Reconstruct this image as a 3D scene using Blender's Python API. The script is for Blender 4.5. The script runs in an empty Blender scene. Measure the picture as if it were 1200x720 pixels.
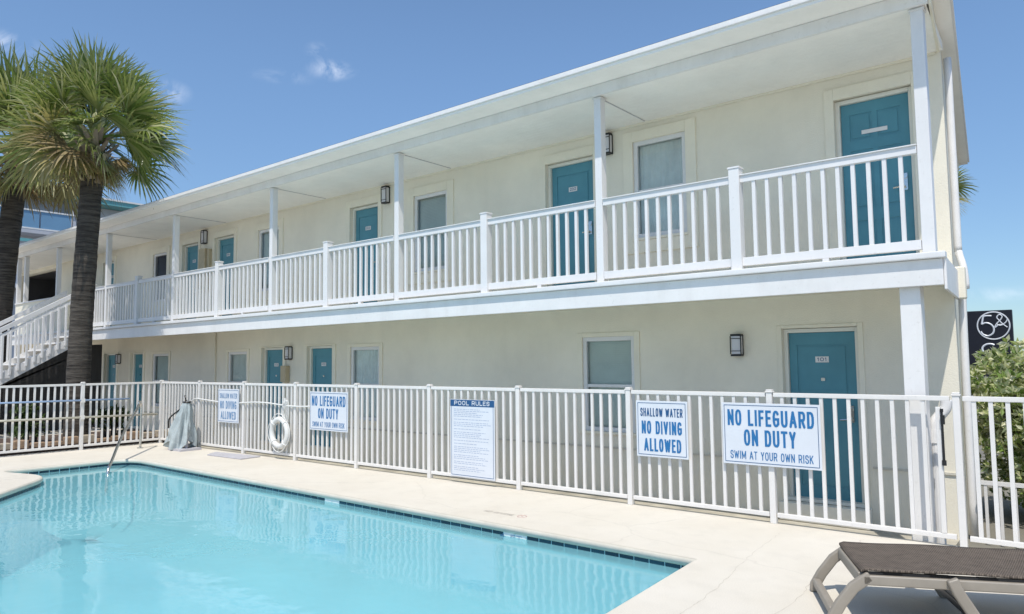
import bpy, bmesh, math, random
from mathutils import Vector, Matrix, Euler
R = math.radians
random.seed(7)
S = bpy.context.scene
COL = S.collection

# ------------------------------------------------------------------ camera
cr = Vector((0.77503586, 0.63183249, -0.01035004))
cu = Vector((0.05553668, -0.05179024, 0.99711256))
cf = Vector((-0.62947208, 0.77337279, 0.07522917))
cp = Vector((5.157584, -7.580251, 1.647956))
cam_d = bpy.data.cameras.new('camera')
cam = bpy.data.objects.new('camera', cam_d)
COL.objects.link(cam)
m = Matrix.Identity(4)
for i in range(3):
    m[i][0] = cr[i]; m[i][1] = cu[i]; m[i][2] = -cf[i]; m[i][3] = cp[i]
cam.matrix_world = m
cam_d.sensor_width = 36.0
cam_d.lens = 853.53 / 1200 * 36
cam_d.clip_start = 0.05
cam_d.clip_end = 3000
S.camera = cam

# ------------------------------------------------------------------ sky and sun
SUN_TO = Vector((0.25, -0.48, 1.0)).normalized()
SUN_EL = math.asin(SUN_TO.z)
SUN_AZ = math.atan2(SUN_TO.x, SUN_TO.y)
w = bpy.data.worlds.new('World'); S.world = w; w.use_nodes = True
nt = w.node_tree; nt.nodes.clear()
def N(t, **k):
    n = nt.nodes.new(t)
    for a, b in k.items(): setattr(n, a, b)
    return n
L = lambda a, b: nt.links.new(a, b)
sky = N('ShaderNodeTexSky', sky_type='NISHITA', sun_disc=False)
sky.sun_elevation = SUN_EL; sky.sun_rotation = SUN_AZ
sky.air_density = 0.9; sky.dust_density = 2.2; sky.ozone_density = 1.3; sky.altitude = 1800
bgn = N('ShaderNodeBackground'); bgn.inputs['Strength'].default_value = 0.125
out = N('ShaderNodeOutputWorld')
tc = N('ShaderNodeTexCoord')
nz = N('ShaderNodeTexNoise'); nz.inputs['Scale'].default_value = 22; nz.inputs['Detail'].default_value = 7
nz.inputs['Roughness'].default_value = 0.6; nz.inputs['Distortion'].default_value = 0.6
L(tc.outputs['Generated'], nz.inputs['Vector'])
def sky_dir(px, py):
    return (cf + cr * ((px - 600) / 853.53) + cu * ((360 - py) / 853.53)).normalized()
acc = None
for (px, py, wx, wz, amp) in ((388, 82, .040, .016, .75), (372, 60, .02, .014, .35), (5, 52, .045, .018, .8), (198, 108, .03, .018, .55), (1180, 345, .10, .012, .28), (330, 90, .05, .012, .25)):
    d = sky_dir(px, py)
    sub = N('ShaderNodeVectorMath', operation='SUBTRACT'); sub.inputs[1].default_value = d
    L(tc.outputs['Generated'], sub.inputs[0])
    mul = N('ShaderNodeVectorMath', operation='MULTIPLY'); mul.inputs[1].default_value = (1 / wx, 1 / wx, 1 / wz)
    L(sub.outputs[0], mul.inputs[0])
    ln = N('ShaderNodeVectorMath', operation='LENGTH'); L(mul.outputs[0], ln.inputs[0])
    mr = N('ShaderNodeMapRange', interpolation_type='SMOOTHSTEP')
    mr.inputs['From Min'].default_value = 1.0; mr.inputs['From Max'].default_value = 0.0
    mr.inputs['To Min'].default_value = 0.0; mr.inputs['To Max'].default_value = amp
    L(ln.outputs['Value'], mr.inputs['Value'])
    if acc is None: acc = mr.outputs[0]
    else:
        ad = N('ShaderNodeMath', operation='ADD'); L(acc, ad.inputs[0]); L(mr.outputs[0], ad.inputs[1]); acc = ad.outputs[0]
cm = N('ShaderNodeMapRange'); cm.inputs['From Min'].default_value = 0.42; cm.inputs['From Max'].default_value = 0.72
L(nz.outputs['Fac'], cm.inputs['Value'])
cmul = N('ShaderNodeMath', operation='MULTIPLY', use_clamp=True); L(acc, cmul.inputs[0]); L(cm.outputs[0], cmul.inputs[1])
mixc = N('ShaderNodeMixRGB'); mixc.inputs['Color2'].default_value = (5.5, 5.8, 6.4, 1)
sep = N('ShaderNodeSeparateXYZ'); L(tc.outputs['Generated'], sep.inputs[0])
hz = N('ShaderNodeMapRange', interpolation_type='SMOOTHSTEP')
for k_, v_ in (('From Min', -.02), ('From Max', .45), ('To Min', .58), ('To Max', 1.0)): hz.inputs[k_].default_value = v_
L(sep.outputs['Z'], hz.inputs['Value'])
tint = N('ShaderNodeMixRGB', blend_type='MULTIPLY'); tint.inputs['Fac'].default_value = 1; tint.inputs['Color2'].default_value = (.87, .975, .985, 1)
L(sky.outputs[0], tint.inputs['Color1'])
hzm = N('ShaderNodeVectorMath', operation='SCALE'); L(tint.outputs[0], hzm.inputs[0]); L(hz.outputs[0], hzm.inputs['Scale'])
L(cmul.outputs[0], mixc.inputs['Fac']); L(hzm.outputs[0], mixc.inputs['Color1'])
L(mixc.outputs[0], bgn.inputs['Color']); L(bgn.outputs[0], out.inputs['Surface'])

sun_d = bpy.data.lights.new('sun', 'SUN'); sun_d.energy = 2.5; sun_d.angle = R(0.53); sun_d.color = (1.0, 0.94, 0.85)
sun = bpy.data.objects.new('sun', sun_d); COL.objects.link(sun)
sun.rotation_euler = SUN_TO.to_track_quat('Z', 'Y').to_euler(); sun.location = (10, -20, 40)

S.view_settings.view_transform = 'Standard'; S.view_settings.look = 'None'
S.view_settings.exposure = 0.76; S.view_settings.gamma = 1.0; S.view_settings.use_curve_mapping = False

# ------------------------------------------------------------------ materials
class Mat:
    def __init__(s, name):
        s.m = bpy.data.materials.new(name); s.m.use_nodes = True
        s.t = s.m.node_tree; s.b = s.t.nodes['Principled BSDF']; s.o = s.t.nodes['Material Output']
    def n(s, t, **k):
        x = s.t.nodes.new(t)
        for a, b in k.items(): setattr(x, a, b)
        return x
    def l(s, a, b): s.t.links.new(a, b)
def c4(c): return (c[0], c[1], c[2], 1)
def paint(name, col, rough=0.5, var=0.06, scale=3.0, bump=0.0, bscale=60, metal=0.0, var2=None, spec=0.5, streak=False, grime=0.0):
    M = Mat(name)
    b = M.b; b.inputs['Roughness'].default_value = rough; b.inputs['Metallic'].default_value = metal
    b.inputs['Specular IOR Level'].default_value = spec
    tc = M.n('ShaderNodeTexCoord'); nz = M.n('ShaderNodeTexNoise')
    nz.inputs['Scale'].default_value = scale; nz.inputs['Detail'].default_value = 6; nz.inputs['Roughness'].default_value = .65
    src = tc.outputs['Object']
    if streak:
        mp = M.n('ShaderNodeMapping'); mp.inputs['Scale'].default_value = (6, 6, .5); M.l(src, mp.inputs['Vector']); M.l(mp.outputs[0], nz.inputs['Vector'])
    else: M.l(src, nz.inputs['Vector'])
    mx = M.n('ShaderNodeMixRGB')
    d = var2 or tuple(max(0, x * (1 - 2.2 * var)) for x in col)
    l_ = tuple(min(1, x * (1 + var)) for x in col)
    mx.inputs['Color1'].default_value = c4(d); mx.inputs['Color2'].default_value = c4(l_)
    mr = M.n('ShaderNodeMapRange'); mr.inputs['From Min'].default_value = .3; mr.inputs['From Max'].default_value = .65
    M.l(nz.outputs['Fac'], mr.inputs['Value']); M.l(mr.outputs[0], mx.inputs['Fac'])
    if grime:
        mp2 = M.n('ShaderNodeMapping'); mp2.inputs['Scale'].default_value = (2.2, 2.2, .5); M.l(src, mp2.inputs['Vector'])
        g1 = M.n('ShaderNodeTexNoise'); g1.inputs['Scale'].default_value = 1.5; g1.inputs['Detail'].default_value = 7; g1.inputs['Roughness'].default_value = .7; M.l(mp2.outputs[0], g1.inputs['Vector'])
        g2 = M.n('ShaderNodeTexNoise'); g2.inputs['Scale'].default_value = 28; g2.inputs['Detail'].default_value = 5; M.l(src, g2.inputs['Vector'])
        m1 = M.n('ShaderNodeMapRange'); m1.inputs['From Min'].default_value = .5; m1.inputs['From Max'].default_value = .9; m1.inputs['To Max'].default_value = grime
        M.l(g1.outputs['Fac'], m1.inputs['Value'])
        m2 = M.n('ShaderNodeMapRange'); m2.inputs['From Min'].default_value = .62; m2.inputs['From Max'].default_value = .78; m2.inputs['To Max'].default_value = grime
        M.l(g2.outputs['Fac'], m2.inputs['Value'])
        ad = M.n('ShaderNodeMath', operation='MAXIMUM'); M.l(m1.outputs[0], ad.inputs[0]); M.l(m2.outputs[0], ad.inputs[1])
        gx = M.n('ShaderNodeMixRGB'); gx.inputs['Color2'].default_value = (.23, .20, .15, 1)
        M.l(ad.outputs[0], gx.inputs['Fac']); M.l(mx.outputs[0], gx.inputs['Color1']); M.l(gx.outputs[0], b.inputs['Base Color'])
    else: M.l(mx.outputs[0], b.inputs['Base Color'])
    if bump:
        n2 = M.n('ShaderNodeTexNoise'); n2.inputs['Scale'].default_value = bscale; n2.inputs['Detail'].default_value = 4
        M.l(src, n2.inputs['Vector'])
        bp = M.n('ShaderNodeBump'); bp.inputs['Strength'].default_value = bump; bp.inputs['Distance'].default_value = .01
        M.l(n2.outputs['Fac'], bp.inputs['Height']); M.l(bp.outputs[0], b.inputs['Normal'])
    return M.m
WHITE = paint('white_paint', (.76, .75, .74), .42, .03, 2.0, grime=.2)
VINYL = paint('white_vinyl', (.74, .735, .735), .35, .02, 2.0, grime=.16)
FENCEW = paint('fence_white', (.73, .71, .685), .38, .03, 2.0, grime=.14)
CEIL = paint('ceiling_white', (.90, .88, .84), .6, .03, 1.2, .15, 40, grime=.06)
WALL = paint('cream_stucco', (.81, .765, .65), .85, .045, .7, .35, 70, grime=.08)
TRIM = paint('cream_trim', (.82, .775, .65), .7, .03, 1.5, .25, 90, grime=.08)
PLINTH = paint('grey_cream_stucco', (.60, .57, .49), .85, .05, 1.1, .35, 90)
TEAL = paint('teal_door_paint', (.080, .262, .335), .38, .05, 2.0)
FRAME = paint('door_frame_white', (.80, .78, .70), .45, .03, 2.0)
BLACK = paint('black_metal', (.012, .012, .014), .4, .1, 5)
DARK = paint('interior_shade', (.03, .03, .034), .8, .1, 3)  # near-black colour stands for the shade inside the breezeway
CHAR = paint('charcoal_shade', (.035, .036, .04), .8, .1, 3, streak=True)  # near-black in place of shade, under the stairs and behind a window
STEEL = paint('stainless_steel', (.62, .62, .60), .18, .04, 8, metal=1.0)
GREYPL = paint('grey_plastic', (.45, .44, .47), .5, .05, 6)
BLIND = paint('blind_slats', (.90, .93, .88), .5, .03, 3)
CURT = paint('pale_curtain', (.92, .94, .92), .8, .06, 3)
SIGNW = paint('sign_white', (.66, .69, .74), .35, .02, 3)
NAVY = paint('sign_blue', (.018, .15, .37), .4, .03, 3)
NAVY2 = paint('sign_navy', (.015, .085, .22), .4, .03, 3)
GREYTX = paint('sign_small_print', (.36, .42, .55), .5, .03, 3)
TARP = paint('tarp_grey_blue', (.40, .455, .465), .55, .12, 5, .3, 12)
ROPE = paint('white_rope', (.74, .74, .72), .7, .06, 20, .5, 200)
RINGW = paint('ring_white', (.68, .68, .66), .45, .03, 6)
ROOF = paint('roof_membrane', (.42, .43, .44), .7, .08, 2, .2, 30)
LFRAME = paint('taupe_resin', (.27, .24, .20), .42, .05, 6)
SOIL = paint('planter_soil', (.09, .06, .045), .95, .3, 6, .8, 30)
BRICK = paint('terracotta_block', (.34, .235, .155), .85, .2, 9, .4, 40)
BRICK2 = paint('pale_block', (.42, .36, .28), .85, .15, 9, .4, 40)
BEIGEB = paint('beige_box', (.50, .42, .28), .5, .06, 8)
TROOF = paint('teal_roof_trim', (.14, .38, .40), .5, .06, 3)
BGREY = paint('pale_grey_wall', (.50, .51, .56), .8, .05, .6, .1, 20)
BACKSIGN = paint('sign_black', (.012, .013, .022), .4, .05, 3)
WALKM = paint('walkway_concrete', (.44, .41, .34), .95, .2, 2, .3, 40)
GROUNDM = paint('ground', (.20, .19, .16), .95, .15, .4, .3, 8)
def glass_mat(name, tint, refl=1.0, rough=.02):
    M = Mat(name); M.t.nodes.remove(M.b)
    tr = M.n('ShaderNodeBsdfTransparent'); tr.inputs['Color'].default_value = c4(tint)
    gl = M.n('ShaderNodeBsdfGlossy'); gl.inputs['Roughness'].default_value = rough
    fr = M.n('ShaderNodeFresnel'); fr.inputs['IOR'].default_value = 1.55
    mx = M.n('ShaderNodeMixShader'); M.l(fr.outputs[0], mx.inputs[0]); M.l(tr.outputs[0], mx.inputs[1]); M.l(gl.outputs[0], mx.inputs[2])
    M.l(mx.outputs[0], M.o.inputs['Surface']); return M.m
GLASS = glass_mat('window_glass', (.95, .99, .96))
BLUEGL = paint('blue_tinted_glass', (.16, .30, .46), .12, .05, .3)
def lamp_glass():
    M = Mat('frosted_lamp_glass'); M.b.inputs['Base Color'].default_value = (.62, .62, .66, 1); M.b.inputs['Roughness'].default_value = .25
    return M.m
LAMPG = lamp_glass()

def deck_mat():
    M = Mat('pool_deck_concrete'); b = M.b; b.inputs['Roughness'].default_value = .8
    tc = M.n('ShaderNodeTexCoord')
    n1 = M.n('ShaderNodeTexNoise'); n1.inputs['Scale'].default_value = .9; n1.inputs['Detail'].default_value = 8; n1.inputs['Roughness'].default_value = .6
    n2 = M.n('ShaderNodeTexNoise'); n2.inputs['Scale'].default_value = 140; n2.inputs['Detail'].default_value = 3
    n3 = M.n('ShaderNodeTexNoise'); n3.inputs['Scale'].default_value = 5; n3.inputs['Detail'].default_value = 6
    for n in (n1, n2, n3): M.l(tc.outputs['Object'], n.inputs['Vector'])
    r1 = M.n('ShaderNodeValToRGB'); r1.color_ramp.elements[0].position = .3; r1.color_ramp.elements[1].position = .7
    r1.color_ramp.elements[0].color = (.60, .555, .475, 1); r1.color_ramp.elements[1].color = (.665, .625, .55, 1)
    M.l(n1.outputs['Fac'], r1.inputs['Fac'])
    mx = M.n('ShaderNodeMixRGB', blend_type='MULTIPLY'); mx.inputs['Fac'].default_value = 1
    r2 = M.n('ShaderNodeMapRange'); r2.inputs['From Min'].default_value = .3; r2.inputs['From Max'].default_value = .7; r2.inputs['To Min'].default_value = .88; r2.inputs['To Max'].default_value = 1.06
    M.l(n2.outputs['Fac'], r2.inputs['Value']); M.l(r1.outputs[0], mx.inputs['Color1']); M.l(r2.outputs[0], mx.inputs['Color2'])
    mx2 = M.n('ShaderNodeMixRGB', blend_type='MULTIPLY'); mx2.inputs['Fac'].default_value = 1
    r3 = M.n('ShaderNodeMapRange'); r3.inputs['From Min'].default_value = .25; r3.inputs['From Max'].default_value = .5; r3.inputs['To Min'].default_value = .94; r3.inputs['To Max'].default_value = 1.0
    M.l(n3.outputs['Fac'], r3.inputs['Value']); M.l(mx.outputs[0], mx2.inputs['Color1']); M.l(r3.outputs[0], mx2.inputs['Color2'])
    # hairline cracks: only the thin walls of a very large voronoi pattern
    mp = M.n('ShaderNodeMixRGB'); mp.inputs['Fac'].default_value = .12
    M.l(tc.outputs['Object'], mp.inputs['Color1']); M.l(n3.outputs['Color'], mp.inputs['Color2'])
    vo = M.n('ShaderNodeTexVoronoi', feature='DISTANCE_TO_EDGE'); vo.inputs['Scale'].default_value = .42; M.l(mp.outputs[0], vo.inputs['Vector'])
    rc = M.n('ShaderNodeMapRange'); rc.inputs['From Min'].default_value = 0; rc.inputs['From Max'].default_value = .004; rc.inputs['To Min'].default_value = .90; rc.inputs['To Max'].default_value = 1
    M.l(vo.outputs['Distance'], rc.inputs['Value'])
    mx3 = M.n('ShaderNodeMixRGB', blend_type='MULTIPLY'); mx3.inputs['Fac'].default_value = 1
    M.l(mx2.outputs[0], mx3.inputs['Color1']); M.l(rc.outputs[0], mx3.inputs['Color2']); M.l(mx3.outputs[0], b.inputs['Base Color'])
    bp = M.n('ShaderNodeBump'); bp.inputs['Strength'].default_value = .35; bp.inputs['Distance'].default_value = .004
    M.l(n2.outputs['Fac'], bp.inputs['Height']); M.l(bp.outputs[0], b.inputs['Normal'])
    return M.m
DECK = deck_mat()
COPING = paint('coping_cream', (.60, .57, .49), .6, .06, 3, .2, 80)
def tile_mat():
    M = Mat('navy_waterline_tile'); b = M.b; b.inputs['Roughness'].default_value = .12
    g = M.n('ShaderNodeNewGeometry'); mx = M.n('ShaderNodeMixRGB')
    mx.inputs['Color1'].default_value = (.003, .022, .045, 1); mx.inputs['Color2'].default_value = (.010, .055, .09, 1)
    M.l(g.outputs['Random Per Island'], mx.inputs['Fac']); M.l(mx.outputs[0], b.inputs['Base Color']); return M.m
TILE = tile_mat()
PLASTER = paint('pool_plaster', (.45, .78, .84), .7, .05, .8, .05, 30)
def water_mat():
    M = Mat('pool_water_surface'); M.t.nodes.remove(M.b)
    tc = M.n('ShaderNodeTexCoord')
    mp = M.n('ShaderNodeMapping'); mp.inputs['Scale'].default_value = (1.0, 1.3, 1)
    M.l(tc.outputs['Object'], mp.inputs['Vector'])
    a = M.n('ShaderNodeTexNoise'); a.inputs['Scale'].default_value = 1.6; a.inputs['Detail'].default_value = 2; a.inputs['Distortion'].default_value = .5
    c = M.n('ShaderNodeTexNoise'); c.inputs['Scale'].default_value = 7.5; c.inputs['Detail'].default_value = 2
    for n in (a, c): M.l(mp.outputs[0], n.inputs['Vector'])
    b1 = M.n('ShaderNodeBump'); b1.inputs['Strength'].default_value = 1; b1.inputs['Distance'].default_value = .006
    b2 = M.n('ShaderNodeBump'); b2.inputs['Strength'].default_value = 1; b2.inputs['Distance'].default_value = .0011
    M.l(a.outputs['Fac'], b1.inputs['Height']); M.l(c.outputs['Fac'], b2.inputs['Height']); M.l(b1.outputs[0], b2.inputs['Normal'])
    tr = M.n('ShaderNodeBsdfTransparent'); tr.inputs['Color'].default_value = (.80, .96, .99, 1)
    gl = M.n('ShaderNodeBsdfGlossy'); gl.inputs['Roughness'].default_value = .015
    fr = M.n('ShaderNodeFresnel'); fr.inputs['IOR'].default_value = 1.33
    M.l(b2.outputs[0], gl.inputs['Normal']); M.l(b2.outputs[0], fr.inputs['Normal'])
    df = M.n('ShaderNodeBsdfDiffuse'); df.inputs['Color'].default_value = (.25, .58, .66, 1)
    body = M.n('ShaderNodeMixShader'); body.inputs[0].default_value = .5; M.l(tr.outputs[0], body.inputs[1]); M.l(df.outputs[0], body.inputs[2])
    mx = M.n('ShaderNodeMixShader'); M.l(fr.outputs[0], mx.inputs[0]); M.l(body.outputs[0], mx.inputs[1]); M.l(gl.outputs[0], mx.inputs[2])
    M.l(mx.outputs[0], M.o.inputs['Surface']); return M.m
WATER = water_mat()
def leaf_mat(name, cols, trans=.35, rough=.45):
    M = Mat(name); b = M.b; b.inputs['Roughness'].default_value = rough
    g = M.n('ShaderNodeNewGeometry'); r = M.n('ShaderNodeValToRGB')
    e = r.color_ramp.elements
    e[0].position = 0; e[0].color = c4(cols[0]); e[1].position = 1; e[1].color = c4(cols[-1])
    for i, c in enumerate(cols[1:-1]):
        x = e.new((i + 1) / (len(cols) - 1)); x.color = c4(c)
    M.l(g.outputs['Random Per Island'], r.inputs['Fac']); M.l(r.outputs[0], b.inputs['Base Color'])
    tl = M.n('ShaderNodeBsdfTranslucent'); M.l(r.outputs[0], tl.inputs['Color'])
    mx = M.n('ShaderNodeMixShader'); mx.inputs[0].default_value = trans
    M.l(b.outputs[0], mx.inputs[1]); M.l(tl.outputs[0], mx.inputs[2]); M.l(mx.outputs[0], M.o.inputs['Surface']); return M.m
PALMG = leaf_mat('palm_leaf_green', [(.12, .18, .035), (.21, .27, .06), (.40, .41, .15), (.14, .21, .045), (.54, .53, .32)], .38, .28)
PALMY = leaf_mat('palm_leaf_old', [(.25, .24, .07), (.38, .33, .13), (.20, .20, .055), (.43, .39, .22)], .35, .45)
PALMB = leaf_mat('palm_leaf_dead', [(.29, .215, .09), (.19, .135, .06), (.37, .29, .15), (.14, .10, .045)], .25, .7)
BUSHL = leaf_mat('shrub_leaf', [(.12, .22, .04), (.40, .46, .15), (.78, .76, .52), (.20, .31, .06), (.86, .84, .70)], .4, .4)
DGREEN = leaf_mat('dark_leaf', [(.02, .045, .012), (.05, .09, .02), (.09, .13, .035), (.03, .06, .015)], .25, .45)
BOOT = leaf_mat('palm_leaf_base', [(.34, .27, .19), (.22, .17, .115), (.42, .34, .25), (.16, .12, .08)], .1, .8)
def trunk_mat():
    M = Mat('palm_trunk'); b = M.b; b.inputs['Roughness'].default_value = .95
    tc = M.n('ShaderNodeTexCoord')
    mp = M.n('ShaderNodeMapping'); mp.inputs['Scale'].default_value = (1.5, 1.5, 16); M.l(tc.outputs['Object'], mp.inputs['Vector'])
    a = M.n('ShaderNodeTexNoise'); a.inputs['Scale'].default_value = 1.4; a.inputs['Detail'].default_value = 5; a.inputs['Roughness'].default_value = .7
    M.l(mp.outputs[0], a.inputs['Vector'])
    r = M.n('ShaderNodeValToRGB'); r.color_ramp.elements[0].position = .36; r.color_ramp.elements[0].color = (.022, .018, .015, 1)
    r.color_ramp.elements[1].position = .7; r.color_ramp.elements[1].color = (.12, .105, .088, 1)
    M.l(a.outputs['Fac'], r.inputs['Fac']); M.l(r.outputs[0], b.inputs['Base Color'])
    bp = M.n('ShaderNodeBump'); bp.inputs['Strength'].default_value = 1; bp.inputs['Distance'].default_value = .04
    M.l(a.outputs['Fac'], bp.inputs['Height']); M.l(bp.outputs[0], b.inputs['Normal']); return M.m
TRUNK = trunk_mat()
def sling_mat():
    M = Mat('woven_sling'); b = M.b; b.inputs['Roughness'].default_value = .85; b.inputs['Specular IOR Level'].default_value = .2
    tc = M.n('ShaderNodeTexCoord')
    mp = M.n('ShaderNodeMapping'); mp.inputs['Scale'].default_value = (1, 1, 1); M.l(tc.outputs['Object'], mp.inputs['Vector'])
    wv = M.n('ShaderNodeTexWave', wave_type='BANDS', bands_direction='X'); wv.inputs['Scale'].default_value = 26
    wv2 = M.n('ShaderNodeTexWave', wave_type='BANDS', bands_direction='Y'); wv2.inputs['Scale'].default_value = 22
    nz = M.n('ShaderNodeTexNoise'); nz.inputs['Scale'].default_value = 14; nz.inputs['Detail'].default_value = 9; nz.inputs['Roughness'].default_value = .75
    for n in (wv, wv2, nz): M.l(mp.outputs[0], n.inputs['Vector'])
    mx = M.n('ShaderNodeMath', operation='MULTIPLY'); M.l(wv.outputs['Fac'], mx.inputs[0]); M.l(wv2.outputs['Fac'], mx.inputs[1])
    ad = M.n('ShaderNodeMath', operation='ADD'); M.l(mx.outputs[0], ad.inputs[0]); M.l(nz.outputs['Fac'], ad.inputs[1])
    r = M.n('ShaderNodeValToRGB'); r.color_ramp.elements[0].position = .3; r.color_ramp.elements[0].color = (.035, .029, .025, 1)
    r.color_ramp.elements[1].position = 1; r.color_ramp.elements[1].color = (.165, .135, .11, 1)
    M.l(ad.outputs[0], r.inputs['Fac']); M.l(r.outputs[0], b.inputs['Base Color'])
    bp = M.n('ShaderNodeBump'); bp.inputs['Strength'].default_value = .5; bp.inputs['Distance'].default_value = .003
    M.l(mx.outputs[0], bp.inputs['Height']); M.l(bp.outputs[0], b.inputs['Normal']); return M.m
SLING = sling_mat()

def groove_mat():
    m_ = CEIL.copy(); m_.name = 'grooved_ceiling'; t = m_.node_tree; b = t.nodes['Principled BSDF']
    tc = t.nodes.new('ShaderNodeTexCoord'); wv = t.nodes.new('ShaderNodeTexWave'); wv.bands_direction = 'Y'; wv.wave_profile = 'SAW'
    wv.inputs['Scale'].default_value = 3.2; t.links.new(tc.outputs['Object'], wv.inputs['Vector'])
    rp = t.nodes.new('ShaderNodeMapRange'); rp.inputs['From Min'].default_value = .0; rp.inputs['From Max'].default_value = .12
    t.links.new(wv.outputs['Fac'], rp.inputs['Value'])
    bp = t.nodes.new('ShaderNodeBump'); bp.inputs['Strength'].default_value = .8; bp.inputs['Distance'].default_value = .006
    t.links.new(rp.outputs[0], bp.inputs['Height']); t.links.new(bp.outputs[0], b.inputs['Normal']); return m_
CEILV = groove_mat()
# ------------------------------------------------------------------ object helpers
ORG = {}
def thing(name, label, cat, loc=(0, 0, 0), group=None):
    o = bpy.data.objects.new(name, None); COL.objects.link(o); o.location = loc; o.empty_display_size = .2
    o['label'] = label; o['category'] = cat
    if group: o['group'] = group
    ORG[o.name] = Vector(loc); return o
def tag(o, label, cat, group=None):
    o['label'] = label; o['category'] = cat
    if group: o['group'] = group
    return o
def obj(name, bm, mat, parent=None, org=None, smooth=False, bevel=0, seg=2):
    """links bm (world coordinates) as ONE mesh object; its origin is the parent's origin or org"""
    o0 = ORG[parent.name] if parent is not None else Vector(org or (0, 0, 0))
    if o0.length: bmesh.ops.translate(bm, vec=-o0, verts=bm.verts)
    me = bpy.data.meshes.new(name); bm.to_mesh(me); bm.free()
    for mm in (mat if isinstance(mat, (list, tuple)) else [mat]): me.materials.append(mm)
    o = bpy.data.objects.new(name, me); COL.objects.link(o)
    if parent is not None: o.parent = parent
    else: o.location = o0
    ORG[o.name] = o0
    if smooth:
        for p in me.polygons: p.use_smooth = True
    if bevel:
        b = o.modifiers.new('bevel', 'BEVEL'); b.width = bevel; b.segments = seg; b.limit_method = 'ANGLE'; b.angle_limit = R(40)
        if seg > 1:
            for p in me.polygons: p.use_smooth = True
            wn = o.modifiers.new('wn', 'WEIGHTED_NORMAL'); wn.keep_sharp = True
    return o
def struct(name, bm, mat, org=None, **k):
    o = obj(name, bm, mat, None, org, **k); o['kind'] = 'structure'; return o
def B(): return bmesh.new()
def box(bm, x0, x1, y0, y1, z0, z1, mi=0):
    v = [bm.verts.new(p) for p in ((x0, y0, z0), (x1, y0, z0), (x1, y1, z0), (x0, y1, z0), (x0, y0, z1), (x1, y0, z1), (x1, y1, z1), (x0, y1, z1))]
    for f in ((3, 2, 1, 0), (4, 5, 6, 7), (0, 1, 5, 4), (1, 2, 6, 5), (2, 3, 7, 6), (3, 0, 4, 7)):
        bm.faces.new([v[i] for i in f]).material_index = mi
    return v
def prism(bm, poly, z0, z1, mi=0):
    a = [bm.verts.new((p[0], p[1], z0)) for p in poly]; b = [bm.verts.new((p[0], p[1], z1)) for p in poly]
    n = len(poly)
    bm.faces.new(list(reversed(a))).material_index = mi; bm.faces.new(b).material_index = mi
    for i in range(n): bm.faces.new((a[i], a[(i + 1) % n], b[(i + 1) % n], b[i])).material_index = mi
def prism_x(bm, poly_yz, x0, x1):
    a = [bm.verts.new((x0, p[0], p[1])) for p in poly_yz]; b = [bm.verts.new((x1, p[0], p[1])) for p in poly_yz]
    n = len(poly_yz); bm.faces.new(a); bm.faces.new(list(reversed(b)))
    for i in range(n): bm.faces.new((b[i], b[(i + 1) % n], a[(i + 1) % n], a[i]))
    bmesh.ops.recalc_face_normals(bm, faces=bm.faces[:])
def tube(bm, pts, r, seg=8, closed=False, caps=True):
    pts = [Vector(p) for p in pts]; rs = r if isinstance(r, (list, tuple)) else [r] * len(pts)
    rings = []; n = len(pts); up = None
    for i, p in enumerate(pts):
        if closed: t = (pts[(i + 1) % n] - pts[i - 1]).normalized()
        else: t = (pts[min(i + 1, n - 1)] - pts[max(i - 1, 0)]).normalized()
        if up is None:
            up = Vector((0, 0, 1)) if abs(t.z) < .9 else Vector((0, 1, 0))
        s = t.cross(up).normalized(); up = s.cross(t).normalized()
        rings.append([bm.verts.new(p + (s * math.cos(2 * math.pi * k / seg) + up * math.sin(2 * math.pi * k / seg)) * rs[i]) for k in range(seg)])
    for i in range(n if closed else n - 1):
        a, b = rings[i], rings[(i + 1) % n]
        for k in range(seg): bm.faces.new((a[k], a[(k + 1) % seg], b[(k + 1) % seg], b[k]))
    if caps and not closed:
        bm.faces.new(list(reversed(rings[0]))); bm.faces.new(rings[-1])
def beam(bm, pts, w, h, side):
    """rectangular section swept along pts; side = unit vector across, w across, h in the bend plane"""
    pts = [Vector(p) for p in pts]; side = Vector(side).normalized(); rings = []; n = len(pts)
    for i, p in enumerate(pts):
        t1 = (pts[i] - pts[i - 1]).normalized() if i else None
        t2 = (pts[i + 1] - pts[i]).normalized() if i < n - 1 else None
        t = ((t1 or t2) + (t2 or t1)).normalized(); up = t.cross(side).normalized()
        k = 1 / max(.4, abs(t.dot(t1 or t2)))
        rings.append([bm.verts.new(p + side * a * w / 2 + up * b * h / 2 * k) for a, b in ((-1, -1), (1, -1), (1, 1), (-1, 1))])
    for a, b in zip(rings, rings[1:]):
        for k in range(4): bm.faces.new((a[k], a[(k + 1) % 4], b[(k + 1) % 4], b[k]))
    bm.faces.new(list(reversed(rings[0]))); bm.faces.new(rings[-1])
    bmesh.ops.recalc_face_normals(bm, faces=bm.faces[:])
def smooth_path(pts, n=6):
    pts = [Vector(p) for p in pts]; o = []
    for i in range(len(pts) - 1):
        p0, p1, p2, p3 = pts[max(i - 1, 0)], pts[i], pts[i + 1], pts[min(i + 2, len(pts) - 1)]
        for k in range(n):
            t = k / n
            o.append(.5 * ((2 * p1) + (p2 - p0) * t + (2 * p0 - 5 * p1 + 4 * p2 - p3) * t * t + (3 * p1 - p0 - 3 * p2 + p3) * t ** 3))
    o.append(pts[-1]); return o
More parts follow.
